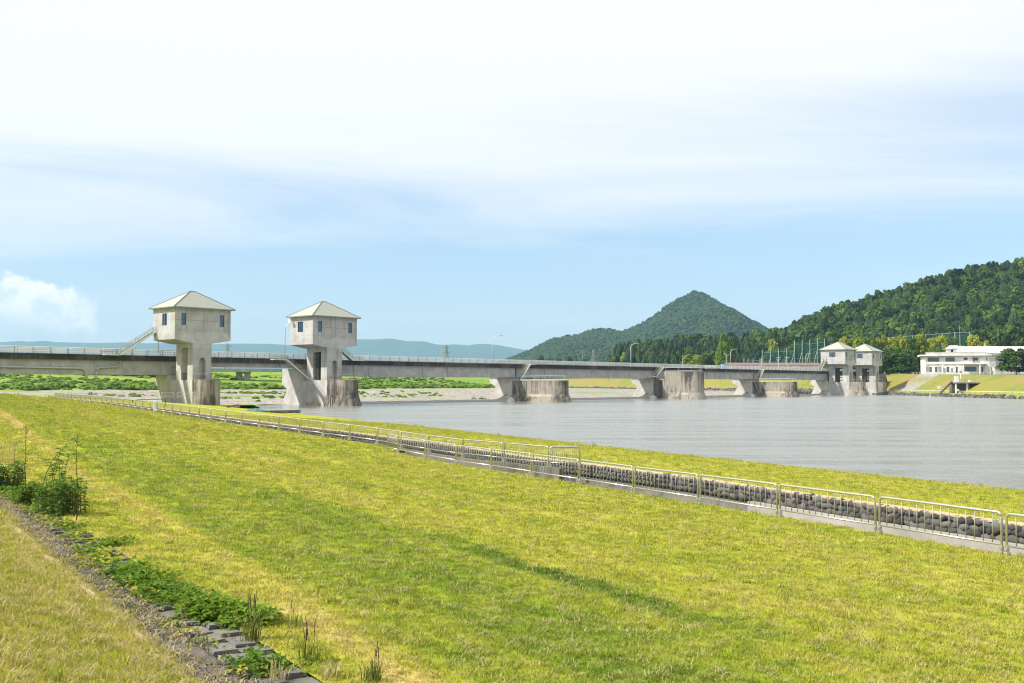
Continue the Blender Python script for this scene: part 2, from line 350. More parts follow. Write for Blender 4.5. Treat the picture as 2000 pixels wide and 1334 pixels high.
def bladesmat():
    m, nt, b = newmat('grass_blades'); P = worldpos(nt)
    oi = N(nt.nodes, 'ShaderNodeObjectInfo')
    c = lawn_colour(nt, P)
    c = mixc(nt, maprange(nt, math_(nt, 'ABSOLUTE', math_(nt, 'SUBTRACT', oi.outputs['Random'], .45)), .1, .55, 0, .42, False), c, ramp(nt, oi.outputs['Random'], [(0, (.13,.21,.025)), (.3, (.28,.33,.035)), (.6, (.46,.43,.07)), (1, (.62,.50,.22))]))
    nt.links.new(c, b.inputs['Base Color']); b.inputs['Roughness'].default_value = .8; b.inputs['Specular IOR Level'].default_value = 0.03
    tr = N(nt.nodes, 'ShaderNodeBsdfTranslucent'); nt.links.new(c, tr.inputs[0]); mx = N(nt.nodes, 'ShaderNodeMixShader', i_0=.25)
    nt.links.new(b.outputs[0], mx.inputs[1]); nt.links.new(tr.outputs[0], mx.inputs[2]); nt.links.new(mx.outputs[0], nt.nodes['Material Output'].inputs[0]); return m
MAT['blades'] = bladesmat()
def leafmat(name, dark, light, trans=.3, sc=.35, inst=.6):
    m, nt, b = newmat(name); oi = N(nt.nodes, 'ShaderNodeObjectInfo'); P = worldpos(nt)
    f = math_(nt, 'ADD', math_(nt, 'MULTIPLY', oi.outputs['Random'], inst), math_(nt, 'MULTIPLY', noise(nt, P, sc, 4, .65), 1.15-inst), clamp=True)
    c = ramp(nt, f, [(.15, dark), (.95, light)])
    nt.links.new(c, b.inputs['Base Color']); b.inputs['Roughness'].default_value = .75; b.inputs['Specular IOR Level'].default_value = .15
    tr = N(nt.nodes, 'ShaderNodeBsdfTranslucent'); nt.links.new(c, tr.inputs[0]); mx = N(nt.nodes, 'ShaderNodeMixShader', i_0=trans)
    nt.links.new(b.outputs[0], mx.inputs[1]); nt.links.new(tr.outputs[0], mx.inputs[2]); nt.links.new(mx.outputs[0], nt.nodes['Material Output'].inputs[0]); return m
MAT['leaf_dark'] = leafmat('leaf_dark_green', (.028,.066,.020), (.085,.15,.032))
MAT['leaf_mid'] = leafmat('leaf_mid_green', (.06,.115,.022), (.15,.225,.036))
MAT['leaf_yellow'] = leafmat('leaf_yellow_green', (.17,.23,.022), (.40,.42,.04))
MAT['leaf_gold'] = leafmat('leaf_gold', (.20,.25,.025), (.42,.43,.045))
MAT['leaf_poplar'] = leafmat('leaf_poplar', (.10,.19,.02), (.21,.31,.03))
MAT['forest'] = leafmat('forest_crowns', (.010,.033,.009), (.115,.19,.028), .15, .02, .9)
MAT['forest_con'] = leafmat('conifer_crowns', (.009,.022,.010), (.042,.075,.018), .06, .02, .85)
MAT['forest_far'] = leafmat('far_forest_crowns', (.008,.022,.010), (.048,.082,.020), .06, .004)
MAT['scrub'] = leafmat('river_scrub', (.07,.15,.02), (.19,.28,.038), .25, .05)
MAT['vine'] = leafmat('vine_leaf', (.07,.16,.018), (.24,.35,.035), .4, 3)
MAT['vine_yellow'] = leafmat('vine_leaf_yellow', (.24,.30,.03), (.52,.46,.05), .4, 3)
MAT['weed_dark'] = leafmat('weed_leaf_dark', (.04,.11,.02), (.14,.25,.04), .35, 4)
MAT['straw'] = leafmat('dry_grass', (.30,.25,.10), (.55,.46,.24), .25, 4)
MAT['foxtail'] = leafmat('green_grass_tuft', (.11,.15,.03), (.28,.30,.06), .3, 4)
def gravelmat():
    m, nt, b = newmat('river_gravel'); P = worldpos(nt)
    v = N(nt.nodes, 'ShaderNodeTexVoronoi', i_Scale=.8); nt.links.new(mapping(nt, P, (1, .45, 1)), v.inputs['Vector'])
    big = noise(nt, P, .05, 5, .6); f = noise(nt, mapping(nt, P, (1, .5, 1)), 1.2, 5, .75)
    c = ramp(nt, f, [(.30, (.07,.06,.05)), (.43, (.22,.195,.165)), (.56, (.36,.32,.28)), (.75, (.50,.46,.41))])
    c = mixc(nt, .4, c, v.outputs['Color'], 'SOFT_LIGHT')
    # grass creeping over the gravel bars
    gr = noise(nt, mapping(nt, P, (.5, 1, 1), (0, 0, R(-35))), .05, 6, .7)
    sp = N(nt.nodes, 'ShaderNodeSeparateXYZ'); nt.links.new(P, sp.inputs[0])
    up = maprange(nt, math_(nt, 'ADD', sp.outputs[2], math_(nt, 'MULTIPLY', math_(nt, 'SUBTRACT', big, .5), 1.6)), 2.7, 3.3)
    gf = math_(nt, 'MAXIMUM', maprange(nt, gr, .54, .62, 0, .9), up)
    gc = ramp(nt, math_(nt, 'ADD', math_(nt, 'MULTIPLY', noise(nt, P, .06, 5, .65), .5), math_(nt, 'MULTIPLY', noise(nt, P, .5, 4, .65), .5)), [(.36, (.06,.15,.016)), (.5, (.17,.27,.03)), (.7, (.34,.34,.05))])
    nt.links.new(mixc(nt, gf, c, gc), b.inputs['Base Color']); b.inputs['Roughness'].default_value = .95
    bump(nt, b, f, .6, .25); return m
MAT['gravel'] = gravelmat()
def bankmat():
    m, nt, b = newmat('bank_grass'); P = worldpos(nt)
    c = ramp(nt, math_(nt, 'ADD', math_(nt, 'MULTIPLY', noise(nt, P, .045, 4, .6), .7), math_(nt, 'MULTIPLY', noise(nt, mapping(nt, P, (1, 1, 3)), .3, 5, .65), .36)),
             [(.36, (.10,.14,.022)), (.50, (.19,.205,.032)), (.60, (.25,.19,.05)), (.72, (.26,.145,.056))])
    sp = N(nt.nodes, 'ShaderNodeSeparateXYZ'); nt.links.new(P, sp.inputs[0])
    g = mixc(nt, noise(nt, P, .2, 4), (.19,.23,.03), (.30,.30,.045))
    c = mixc(nt, maprange(nt, sp.outputs[2], 3.0, 1.9), c, g)
    nt.links.new(c, b.inputs['Base Color']); b.inputs['Roughness'].default_value = .95
    bump(nt, b, noise(nt, P, 2.0, 4, .7), .5, .2); return m
MAT['bank'] = bankmat()
def soilmat():
    m, nt, b = newmat('forest_floor'); P = worldpos(nt)
    nt.links.new(ramp(nt, noise(nt, P, .03, 6, .7), [(.3, (.008,.016,.006)), (.7, (.02,.035,.01))]), b.inputs['Base Color']); b.inputs['Roughness'].default_value = .95
    bump(nt, b, noise(nt, P, .12, 5, .7), .8, 3.0); return m
MAT['forest_floor'] = soilmat()
MAT['plain_ground'] = plain('plain_ground', (.16,.17,.07), .95, 0, .4, .02)
MAT['far_ridge'] = plain('far_ridge_forest', (.04,.075,.035), .95, 0, .35, .002)
def watermat():
    m, nt, b = newmat('river_water'); P = worldpos(nt)
    c = mixc(nt, noise(nt, P, .03, 3), (.235,.24,.222), (.275,.277,.252)); nt.links.new(c, b.inputs['Base Color'])
    b.inputs['IOR'].default_value = 1.333; b.inputs['Specular IOR Level'].default_value = .5
    # water lies calm in the lee of the weir, wind ripples it farther out
    dn = N(nt.nodes, 'ShaderNodeVectorMath', operation='DOT_PRODUCT'); nt.links.new(P, dn.inputs[0]); dn.inputs[1].default_value = (NN[0], NN[1], 0)
    t = math_(nt, 'SUBTRACT', dn.outputs['Value'], BO[0]*NN[0] + BO[1]*NN[1])
    band = noise(nt, mapping(nt, P, (.25, 1, 1), (0, 0, R(48))), .06, 3, .5)
    wind = maprange(nt, math_(nt, 'ADD', t, math_(nt, 'MULTIPLY', math_(nt, 'SUBTRACT', band, .5), 40)), 14, 46)
    nt.links.new(math_(nt, 'MULTIPLY', maprange(nt, wind, 0, 1, .05, .19), maprange(nt, noise(nt, mapping(nt, P, (.12, 1, 1), (0, 0, R(8))), .35, 4, .6), .35, .65, .6, 1.7)), b.inputs['Roughness'])
    w1 = noise(nt, mapping(nt, P, (.5, 1.7, 1), (0, 0, R(20))), 1.8, 5, .7, .4)
    w2 = noise(nt, mapping(nt, P, (.7, 1.6, 1), (0, 0, R(-15))), .7, 3, .55)
    h = math_(nt, 'MULTIPLY', math_(nt, 'ADD', math_(nt, 'MULTIPLY', w1, .55), w2), maprange(nt, wind, 0, 1, .22, 1.0))
    w3 = noise(nt, mapping(nt, P, (.22, 1, 1), (0, 0, R(6))), .8, 4, .6)
    h = math_(nt, 'ADD', h, math_(nt, 'MULTIPLY', math_(nt, 'MULTIPLY', w3, wind), .18))
    bump(nt, b, h, .95, .36); return m
MAT['water'] = watermat()
def netmat():
    m, nt, b = newmat('green_ball_net'); b.inputs['Base Color'].default_value = (.012,.12,.09,1); b.inputs['Roughness'].default_value = .8
    tr = N(nt.nodes, 'ShaderNodeBsdfTransparent'); mx = N(nt.nodes, 'ShaderNodeMixShader', i_0=.52)
    nt.links.new(tr.outputs[0], mx.inputs[1]); nt.links.new(b.outputs[0], mx.inputs[2]); nt.links.new(mx.outputs[0], nt.nodes['Material Output'].inputs[0]); return m
MAT['net'] = netmat()
def rockmat():
    m, nt, b = newmat('wall_stone'); oi = N(nt.nodes, 'ShaderNodeObjectInfo'); P = worldpos(nt)
    f = math_(nt, 'ADD', math_(nt, 'MULTIPLY', oi.outputs['Random'], .6), math_(nt, 'MULTIPLY', noise(nt, P, 9, 5, .65), .5))
    nt.links.new(ramp(nt, f, [(.2, (.035,.033,.031)), (.6, (.095,.09,.083)), (1.0, (.20,.19,.172))]), b.inputs['Base Color']); b.inputs['Roughness'].default_value = .9
    bump(nt, b, noise(nt, P, 22, 4, .6), .5, .02); return m
MAT['rock'] = rockmat()
MAT['mortar'] = plain('dark_mortar', (.05,.046,.04), .95, 0, .3, 4)
# ------------------------------------------------------------------ the setting: near bank
WATER_Z = 0.4
q_low = lerp_tab([(-30,-4.6),(10.6,-2.55),(27.7,-1.53),(60,.4),(240,9)])        # levee side of the drain
DRAIN_W = 1.2
z_edge = lerp_tab([(-30,1.1),(45,1.1),(57,1.35),(66,1.6),(85,2.0),(106,2.2),(134,2.5),(171,2.65),(240,2.9)])
q_edge = lerp_tab([(-30,-20.8),(14,-21.35),(32,-21.8),(52,-22.05),(52.6,-23.3),(57,-23.2),(65.6,-21.8),(76,-20.5),(85,-19.5),(106,-19.1),(134,-18),(171,-15.75),(185,-15),(240,-12)])
q_fa = lerp_tab([(39.3,-24.9),(42.7,-24.4),(45.7,-23.9),(49,-23.5),(52.75,-23.33),(57,-23.22),(65.6,-21.83),(76,-20.5),(85,-19.5),(106,-19.1),(134,-18.02),(171,-15.75)])
q_wall = lerp_tab([(-30,-24.6),(16.7,-25.45),(24,-25.85),(31.7,-26.6),(40,-26.9),(55,-26.4),(65.6,-24.6),(76,-22.9),(85,-21.8),(106,-21.2),(134,-20.1),(171,-18.0),(240,-15)])
q_shore = lerp_tab([(-40,-34),(24,-36.7),(60,-38.8),(93,-41.2),(120,-42.5),(150,-44.5),(185,-46),(215,-47)])
def z_lawn(r, q):
    r = np.asarray(r, float); q = np.asarray(q, float)
    slope = .035 + .065*sstep(90, 190, r)
    return z_edge(r) + (q - q_edge(r))*slope + .05*(fbm(r*.12, q*.22, 3, 5) - .5)
def z_levee(r, q): return z_lawn(r, q_low(r) - DRAIN_W) + .05 + np.minimum((q - q_low(r))*.36, 3.0) + .06*(fbm(r*.35, q*.35, 3, 9) - .5)
def z_strip(r, q):
    w, e = q_wall(r), q_shore(r); k = np.clip((q - w)/(e - w), 0, 1)
    z0 = z_edge(r) + .10
    return z0*(1-k) + .86*k + .10*np.sin(k*math.pi) + .09*(fbm(r*.25, q*.25, 3, 3) - .5)*np.sin(k*math.pi)
def grid_mesh(name, m, rows, fn, parent=None, smooth=True):
    """rows: list of point lists of equal length"""
    a = np.array(rows, float); h, w = a.shape[:2]
    idx = np.arange(h*w).reshape(h, w)
    f = np.stack([idx[:-1,:-1], idx[:-1,1:], idx[1:,1:], idx[1:,:-1]], -1).reshape(-1, 4)
    me = bpy.data.meshes.new(name); me.from_pydata(a.reshape(-1, 3).tolist(), [], f.tolist())
    if me.polygons and me.polygons[0].normal.z < 0 and fn != 'keep': me.flip_normals()
    me.materials.append(m)
    if smooth: me.polygons.foreach_set('use_smooth', [True]*len(me.polygons))
    return link(name, me, parent)
def rq_sheet(name, m, rs, q0, q1, zf, nq):
    rows = []
    for r in rs:
        row = []
        for k in np.linspace(0, 1, nq):
            q = float(q0(r)*(1-k) + q1(r)*k); X, Y = rq(r, q); row.append((X, Y, float(zf(r, q))))
        rows.append(row)
    return grid_mesh(name, m, rows, None)
rs_l = np.concatenate([np.arange(-14, 52, .6), np.arange(52, 53, .2), np.arange(53, 110, 1.5), np.arange(110, 192, 3)])
struct(rq_sheet('lawn', MAT['lawn'], rs_l, lambda r: q_low(r) - DRAIN_W, lambda r: q_edge(r), z_lawn, 44), 'broad mown lawn of yellow green turf')
rs_v = np.concatenate([np.arange(-16, 45, .7), np.arange(45, 190, 4)])
struct(rq_sheet('levee_slope', MAT['lawn'], rs_v, lambda r: q_low(r), lambda r: q_low(r) + 22, z_levee, 40), 'dry grassy levee slope at the lower left')
rs_s = np.concatenate([np.arange(-20, 60, 1.0), np.arange(60, 216, 2.5)])
struct(rq_sheet('grass_strip', MAT['lawn'], rs_s, q_wall, q_shore, z_strip, 22), 'grassy berm between stone wall and water')
struct(rq_sheet('shore_revetment', MAT['con_dark'], rs_s, q_shore, lambda r: q_shore(r) - 1.6, lambda r, q: .86 - (q_shore(r) - q)*1.3, 4))
# channel behind the fence
rs_c = np.concatenate([np.arange(-16, 60, 2.0), np.arange(60, 192, 4)])
z_chan = lambda r, q=0: z_edge(r) - 1.35
struct(rq_sheet('channel_bed', MAT['con_drain'], rs_c, lambda r: q_edge(r) + .1, lambda r: q_wall(r) - .1, lambda r, q: z_chan(r), 3))
struct(rq_sheet('channel_side', MAT['con_dark'], rs_l[rs_l < 190], lambda r: q_edge(r), lambda r: q_edge(r) - .02, lambda r, q: z_lawn(r, q_edge(r)) if q > q_edge(r) - .01 else z_chan(r), 2))
rs_r = np.arange(34, 52.6, .6)
struct(rq_sheet('ramp', MAT['asphalt'], rs_r, lambda r: q_edge(r) - .03, lambda r: q_fa(max(r, 39.3)) + .02, lambda r, q: -.28 + 1.42*sstep(33, 55, r), 3), 'dark asphalt ramp between the two fence rows')
mbk = MB()
for a, b in zip(np.arange(38.6, 57, 1.15), np.arange(39.75, 58.2, 1.15)):
    pa = [rq(a, q_fa(max(a, 39.3)) + o) for o in (.12, -.16)]; pb = [rq(b, q_fa(max(b, 39.3)) + o) for o in (.12, -.16)]; zt = float(z_edge(a)) + .03
    zb = zt - 1.5
    mbk.add([(*pa[0], zb), (*pb[0], zb), (*pb[1], zb), (*pa[1], zb), (*pa[0], zt), (*pb[0], float(z_edge(b)) + .03), (*pb[1], float(z_edge(b)) + .03), (*pa[1], zt)], [(0,3,2,1),(4,5,6,7),(0,1,5,4),(1,2,6,5),(2,3,7,6),(3,0,4,7)])
tag(mbk.build('ramp_wall', MAT['con_dark']), 'low dark concrete wall edging the asphalt ramp under the fence', 'wall')
# water and far ground
wp = [bxy(18, -5), bxy(420, -5), (700, 330), (700, -200), (10, -200), rq(-16, -30), rq(100, -30), rq(190, -30)]
mw = MB(); mw.add([(*p, WATER_Z) for p in wp], [tuple(range(len(wp)))])
struct(mw.build('river_water', MAT['water'], fix=False), 'grey rippled river water held above the weir')
if bpy.data.objects['river_water'].data.polygons[0].normal.z < 0: bpy.data.objects['river_water'].data.flip_normals()
g = MB(); G = 30000; g.add([(-G,-G,-3.0),(G,-G,-3.0),(G,G,-3.0),(-G,G,-3.0)], [(0,1,2,3)])
struct(g.build('ground', MAT['plain_ground'], fix=False))
# gravel bars and green banks downstream of the bridge
def z_bed(X, Y):
    s, t = bst(X, Y); e = np.maximum(0, -t - 4)
    right = sstep(-8, 30, X)
    z = .55 + (.016 - .0125*right)*e + .5*(fbm(X*.03, Y*.03, 4, 21) - .5)
    foot = 110 + 46*sstep(-70, -25, X) + 30*(fbm(X*.012, Y*.012, 3, 4) - .5)
    rise = sstep(0, 135, e - foot)*8.6*(1 - right)
    z = np.minimum(z, 3.0 - 1.5*right) + rise + rise*.25*(fbm(X*.05, Y*.05, 4, 33) - .5)
    # shallow pool below the right-hand spans
    z = z - 1.0*sstep(140, 160, s)*sstep(75, 40, np.abs(e - 40))
    return z
xs = np.concatenate([np.arange(-420, 260, 5.0)]); ys = np.concatenate([np.arange(120, 520, 5.0), np.arange(520, 1500, 25)])
XX, YY = np.meshgrid(xs, ys); SS, TT = bst(XX, YY); ZZ = z_bed(XX, YY)
keep = (TT < -3.5) & ~((TT > -30) & (SS < -28))
idx = np.arange(XX.size).reshape(XX.shape)
fq = np.stack([idx[:-1,:-1], idx[:-1,1:], idx[1:,1:], idx[1:,:-1]], -1)
kf = keep[:-1,:-1] & keep[:-1,1:] & keep[1:,1:] & keep[1:,:-1]
used = fq[kf]; uniq, inv = np.unique(used, return_inverse=True)
vv = np.stack([XX.ravel(), YY.ravel(), ZZ.ravel()], -1)[uniq]
me = bpy.data.meshes.new('gravel_bed'); me.from_pydata(vv.tolist(), [], inv.reshape(-1, 4).tolist()); me.materials.append(MAT['gravel']); me.polygons.foreach_set('use_smooth', [True]*len(me.polygons))
struct(link('gravel_bed', me), 'pale gravel bars with grass beyond the bridge')
# grassy verge round the first tower, joining the berm to the gravel
def z_verge(X, Y): return .95 + .1*(fbm(X*.1, Y*.1, 3, 8) - .5)
rows = []
for s in np.arange(-10, 43.1, 2.0):
    rows.append([(*bxy(s, t), float(z_verge(*bxy(s, t)) - .9*sstep(39.5, 43, s) - .5*sstep(20, 27, t)*sstep(30, 40, s))) for t in np.arange(-20, 16.1, 2.0)])
struct(grid_mesh('tower_verge', MAT['lawn'], rows, None))
# right bank: swept profile, upstream of the abutment the bank runs towards the viewer, downstream it runs away to the left
def z_plain(Y): return np.where(Y < 480, 8.05 + .0145*(np.maximum(Y, 250) - 349), 9.95)
crest = [(176, 200, 7.0), (178, 300, 7.4), (180.5, 375, 8.43), (183, 440, 9.4), (184.5, 474, 9.9), (172, 530, 10.0), (120, 712, 10.1), (50, 972, 10.2), (-40, 1400, 10.5), (-220, 2200, 11)]
prof = [(-9, .05), (-4, .02), (0, 0), (4.2, .28), (8.4, .62), (11.6, .90), (13.0, .96), (17, .975), (21.2, 1.0), (22.6, 1.10), (24.5, 1.30)]   # (distance out, share of the fall to z=1.25)
rows = []
cr = [Vector(c) for c in crest]; dense = []
for a, b in zip(cr, cr[1:]):
    k = max(2, int((b-a).length/9)); dense += [a.lerp(b, i/k) for i in range(k)]
dense.append(cr[-1])
for i, p in enumerate(dense):
    a = dense[max(0, i-3)]; b = dense[min(len(dense)-1, i+3)]; dd = Vector((b.x-a.x, b.y-a.y, 0)).normalized(); out = Vector((-dd.y, dd.x, 0))
    if out.x > 0: out = -out
    rows.append([(p.x + out.x*o, p.y + out.y*o, p.z - (p.z - 1.25)*f + (.12*rnd.uniform(-1, 1) if 3 < o < 22 else 0)) for o, f in prof])
struct(grid_mesh('right_bank', MAT['bank'], rows, None), 'grassy right bank embankment with lower terrace')
# plain behind the right bank
xs = np.arange(-40, 900, 12.0); ys = np.concatenate([np.arange(200, 620, 10.0), np.arange(620, 1700, 40)])
crx = lambda Y: np.interp(Y, [c[1] for c in crest], [c[0] for c in crest])
rows = [[(float(crx(Y) + 5 + k), float(Y), float(z_plain(np.array(Y))) - .12) for k in np.concatenate([np.arange(0, 60, 6.0), np.arange(60, 1400, 50)])] for Y in ys]
struct(grid_mesh('plain', MAT['plain_ground'], rows, None))
# ------------------------------------------------------------------ bridge
S_T1, S_T2, S_T3, S_T4 = 31.7, 63.6, 337.0, 366.0
S_P = [132.9, 202.2, 269.5]
Z_DECK, Z_GB, Z_GBS = 10.3, 6.75, 8.55
DECK_S0, DECK_S1, DECK_W = -70.0, 392.0, 6.6
bridge = thing('road_bridge', 'long grey concrete road bridge crossing the river over the weir', 'bridge', (*BO, 0), BANG)
def cyl(path, r, n=6): return MB().tube(path, r, n)
# deck slab in lengths, one per span, with the mould-dark edge
joints = [DECK_S0, -32.0, S_T1 + 2, S_T2 + 2, S_P[0] + 2, S_P[1] + 2, S_P[2] + 2, S_T3 + 2, S_T4 + 2, DECK_S1]
shallow = {(S_T1 + 2, S_T2 + 2), (S_T3 + 2, S_T4 + 2)}
for a, b in zip(joints, joints[1:]):
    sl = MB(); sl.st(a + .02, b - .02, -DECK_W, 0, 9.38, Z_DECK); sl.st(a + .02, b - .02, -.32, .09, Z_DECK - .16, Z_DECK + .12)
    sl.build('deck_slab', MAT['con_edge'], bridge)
    zb = Z_GBS if (a, b) in shallow else Z_GB
    gd = MB(); gd.st(a + .35, b - .35, -DECK_W + .7, -.55, zb, 9.38)
    g_ = gd.build('girder', MAT['con_girder'], bridge)
    if zb == Z_GB:
        for k in range(1, 4):
            sm = a + (b-a)*k/4
            MB().st(sm - .45, sm + .45, -.55, -.47, zb + .04, 9.37).build('stiffener', MAT['con_girder'], g_)
        for k in (.18, .62):
            sm = a + (b-a)*k
            cyl([(sm, .38, 9.4), (sm, .38, zb - .55)], .075).build('drain_pipe', MAT['pipe'], g_)
    else:
        for k in (.25, .5, .75):
            sm = a + (b-a)*k; MB().st(sm - .06, sm + .06, -.55, -.49, zb + .03, 9.37).build('stiffener', MAT['con_dark'], g_)
# railings
pm = MB(); pm.box(-.06, .06, -.08, .08, 0, 1.12); pm.box(-.075, .075, -.11, .11, 0, .09); post_me = pm.mesh('railing_post', MAT['galv_dull'])
for t in (-.12, -DECK_W + .12):
    s = DECK_S0 + 1.5
    while s < DECK_S1:
        link('railing_post', post_me, bridge, (s, -t, Z_DECK + .12)); s += 3.08
    for z, rr in ((1.10, .085), (.70, .06), (.36, .06)):
        MB().tube([(DECK_S0, -t + (.0 if t > -1 else 0), Z_DECK + .12 + z), (DECK_S1, -t, Z_DECK + .12 + z)], rr, 6).build('rail', MAT['steel_pale'], bridge)
# service pipes on the left-hand girder
def bend(p, n=6, rad=.9):
    """round the corners of a polyline"""
    P = [Vector(a) for a in p]; out = [P[0]]
    for a, b, c in zip(P, P[1:], P[2:]):
        d1 = (a-b).normalized(); d2 = (c-b).normalized()
        for k in range(n+1):
            t = k/n; out.append((b+d1*rad).lerp(b, t).lerp(b.lerp(b+d2*rad, t), t))
    return out + [P[-1]]
cyl(bend([(-70, .34, 8.55), (14.9, .34, 7.85), (15.3, .34, 6.1)]), .19, 8).build('water_pipe', MAT['pipe'], bridge, smooth=True)
cyl(bend([(17.0, .34, 6.1), (17.0, .34, 8.0), (21.6, .34, 8.25), (21.6, .34, 9.6)]), .19, 8).build('water_pipe', MAT['pipe'], bridge, smooth=True)
for s in np.arange(-64, 14, 6.2):
    MB().st(s - .05, s + .05, -.55, -.1, 8.0, 8.12).build('pipe_bracket', MAT['steel_dark'], bridge)
for (x, y, rr) in ((15.3, .34, .24), (17.0, .34, .24)):
    cyl([(x, y, 6.7), (x, y, 6.15)], rr, 8).build('pipe_flange', MAT['pipe'], bridge)
# ------------------------------------------------------------------ stairs
def stair(parent, p0, p1, width, name='staircase', rail_h=1.0, land0=0.0, land1=0.0):
    """p0 lower, p1 upper foot points in the bridge frame (s,t,z) relative to the parent; runs along s"""
    (s0, t0, z0), (s1, t1, z1) = p0, p1; sg = 1 if s1 > s0 else -1
    st_ = MB()
    for w in (-width/2, width/2): st_.bar((s0, -(t0+w), z0), (s1, -(t1+w), z1), .08, .28)
    o = st_.build(name, MAT['steel_pale'], parent)
    MB().bar((s0, -t0, z0-.1), (s1, -t1, z1-.1), width-.1, .04).build('soffit', MAT['galv_dull'], o)
    n = max(3, int(abs(z1-z0)/.24)); tr = MB()
    for k in range(n):
        f = (k+.5)/n; s = s0 + (s1-s0)*f; z = z0 + (z1-z0)*f; tr.st(s - .13, s + .13, t0 - width/2 + .05, t0 + width/2 - .05, z - .02, z + .02)
    tr.build('treads', MAT['galv_dull'], o)
    rl = MB()
    for w in (-width/2, width/2):
        for h, r_ in ((rail_h, .055), (rail_h*.52, .04)): rl.tube([(s0, -(t0+w), z0+h), (s1, -(t1+w), z1+h)], r_, 5)
        for k in range(5):
            f = k/4; s = s0 + (s1-s0)*f; z = z0 + (z1-z0)*f; rl.tube([(s, -(t0+w), z), (s, -(t0+w), z+rail_h)], .035, 5)
    rl.build('handrail', MAT['galv_dull'], o)
    for (s, z, ln, dirn) in ((s0, z0, land0, -sg), (s1, z1, land1, sg)):
        if ln:
            a, b = sorted((s, s + dirn*ln)); lp = MB(); lp.st(a, b, t0 - width/2 - .05, t0 + width/2 + .05, z - .14, z)
            lp.build('landing', MAT['steel_pale'], o)
            lr = MB()
            for w in (-width/2, width/2):
                for h in (rail_h, rail_h*.52): lr.tube([(a, -(t0+w), z+h), (b, -(t0+w), z+h)], .04, 5)
                for k in range(7): lr.tube([(a + (b-a)*k/6, -(t0+w), z), (a + (b-a)*k/6, -(t0+w), z+rail_h)], .028, 5)
            lr.build('landing_rail', MAT['galv_dull'], o)
    return o
def guard_rail(parent, pts, h=1.1, name='guard_rail', m='galv_dull', step=1.3):
    """rail with posts along a polyline of (s,t,z)"""
    mb = MB(); P = [Vector((s, -t, z)) for s, t, z in pts]
    for hh, r_ in ((h, .045), (h*.1, .035)): mb.tube([p + Vector((0, 0, hh)) for p in P], r_, 5)
    for a, b in zip(P, P[1:]):
        n = max(1, int((b-a).length/step))
        for k in range(n+1): mb.tube([a.lerp(b, k/n), a.lerp(b, k/n) + Vector((0, 0, h))], .032, 5)
    return mb.build(name, MAT[m], parent)
# ------------------------------------------------------------------ towers
def wall_cells(mb, u0, u1, z0, z1, holes, fn, th):
    us = sorted({u0, u1} | {h[0] for h in holes} | {h[1] for h in holes}); zs = sorted({z0, z1} | {h[2] for h in holes} | {h[3] for h in holes})
    for a, b in zip(us, us[1:]):
        for c, d in zip(zs, zs[1:]):
            if any(h[0] <= a and b <= h[1] and h[2] <= c and d <= h[3] for h in holes): continue
            p = [fn(a, c, 0), fn(b, c, 0), fn(b, d, 0), fn(a, d, 0), fn(a, c, th), fn(b, c, th), fn(b, d, th), fn(a, d, th)]
            mb.add(p, [(0,1,2,3),(7,6,5,4),(0,4,5,1),(1,5,6,2),(2,6,7,3),(3,7,4,0)])
def window(parent, u0, u1, z0, z1, fn, mullions=0, glass='glass', depth=.12, fr=.07, name='window'):
    """fn(u, z, inward) -> point in the parent's frame"""
    f = MB()
    def fb(a, b, c, d): 
        p = [fn(a, c, depth-.05), fn(b, c, depth-.05), fn(b, d, depth-.05), fn(a, d, depth-.05), fn(a, c, depth+.06), fn(b, c, depth+.06), fn(b, d, depth+.06), fn(a, d, depth+.06)]
        f.add(p, [(0,1,2,3),(7,6,5,4),(0,4,5,1),(1,5,6,2),(2,6,7,3),(3,7,4,0)])
    fb(u0, u0+fr, z0, z1); fb(u1-fr, u1, z0, z1); fb(u0+fr, u1-fr, z0, z0+fr); fb(u0+fr, u1-fr, z1-fr, z1)
    for k in range(mullions):
        um = u0 + (u1-u0)*(k+1)/(mullions+1); fb(um-fr/2, um+fr/2, z0+fr, z1-fr)
    o = f.build(name, MAT['frame_dark'], parent)
    for k in range(mullions+1):
        a = u0 + (u1-u0)*k/(mullions+1); b = u0 + (u1-u0)*(k+1)/(mullions+1)
        MB().add([fn(a, z0, depth+.02+.02*(k % 2)), fn(b, z0, depth+.02+.02*(k % 2)), fn(b, z1, depth+.02+.02*(k % 2)), fn(a, z1, depth+.02+.02*(k % 2))], [(0,1,2,3)]).build('pane', MAT[glass], o, fix=False)
    return o
def nose_mesh(w, t0, t1, ztop, zflare, flare, zbot=-1.0, m='con_nose'):
    """rounded pier nose, s 0..w, from t0 out to t1, foot flaring out below zflare"""
    def ring(z, e):
        r = w/2 + e; tc = t1 - w/2; pts = [(-e, -t0, z)]
        for k in range(13):
            a = math.pi*k/12; pts.append((w/2 - r*math.cos(a), -(tc + (w/2+e)*math.sin(a)), z))
        return pts + [(w+e, -t0, z)]
    mb = MB()
    if flare: rings = [ring(zbot, flare), ring(.1, flare), ring(zflare, .12), ring(zflare+.02, 0), ring(ztop, 0)]
    else: rings = [ring(zbot, 0), ring(ztop, 0)]
    mb.loft(rings); return mb
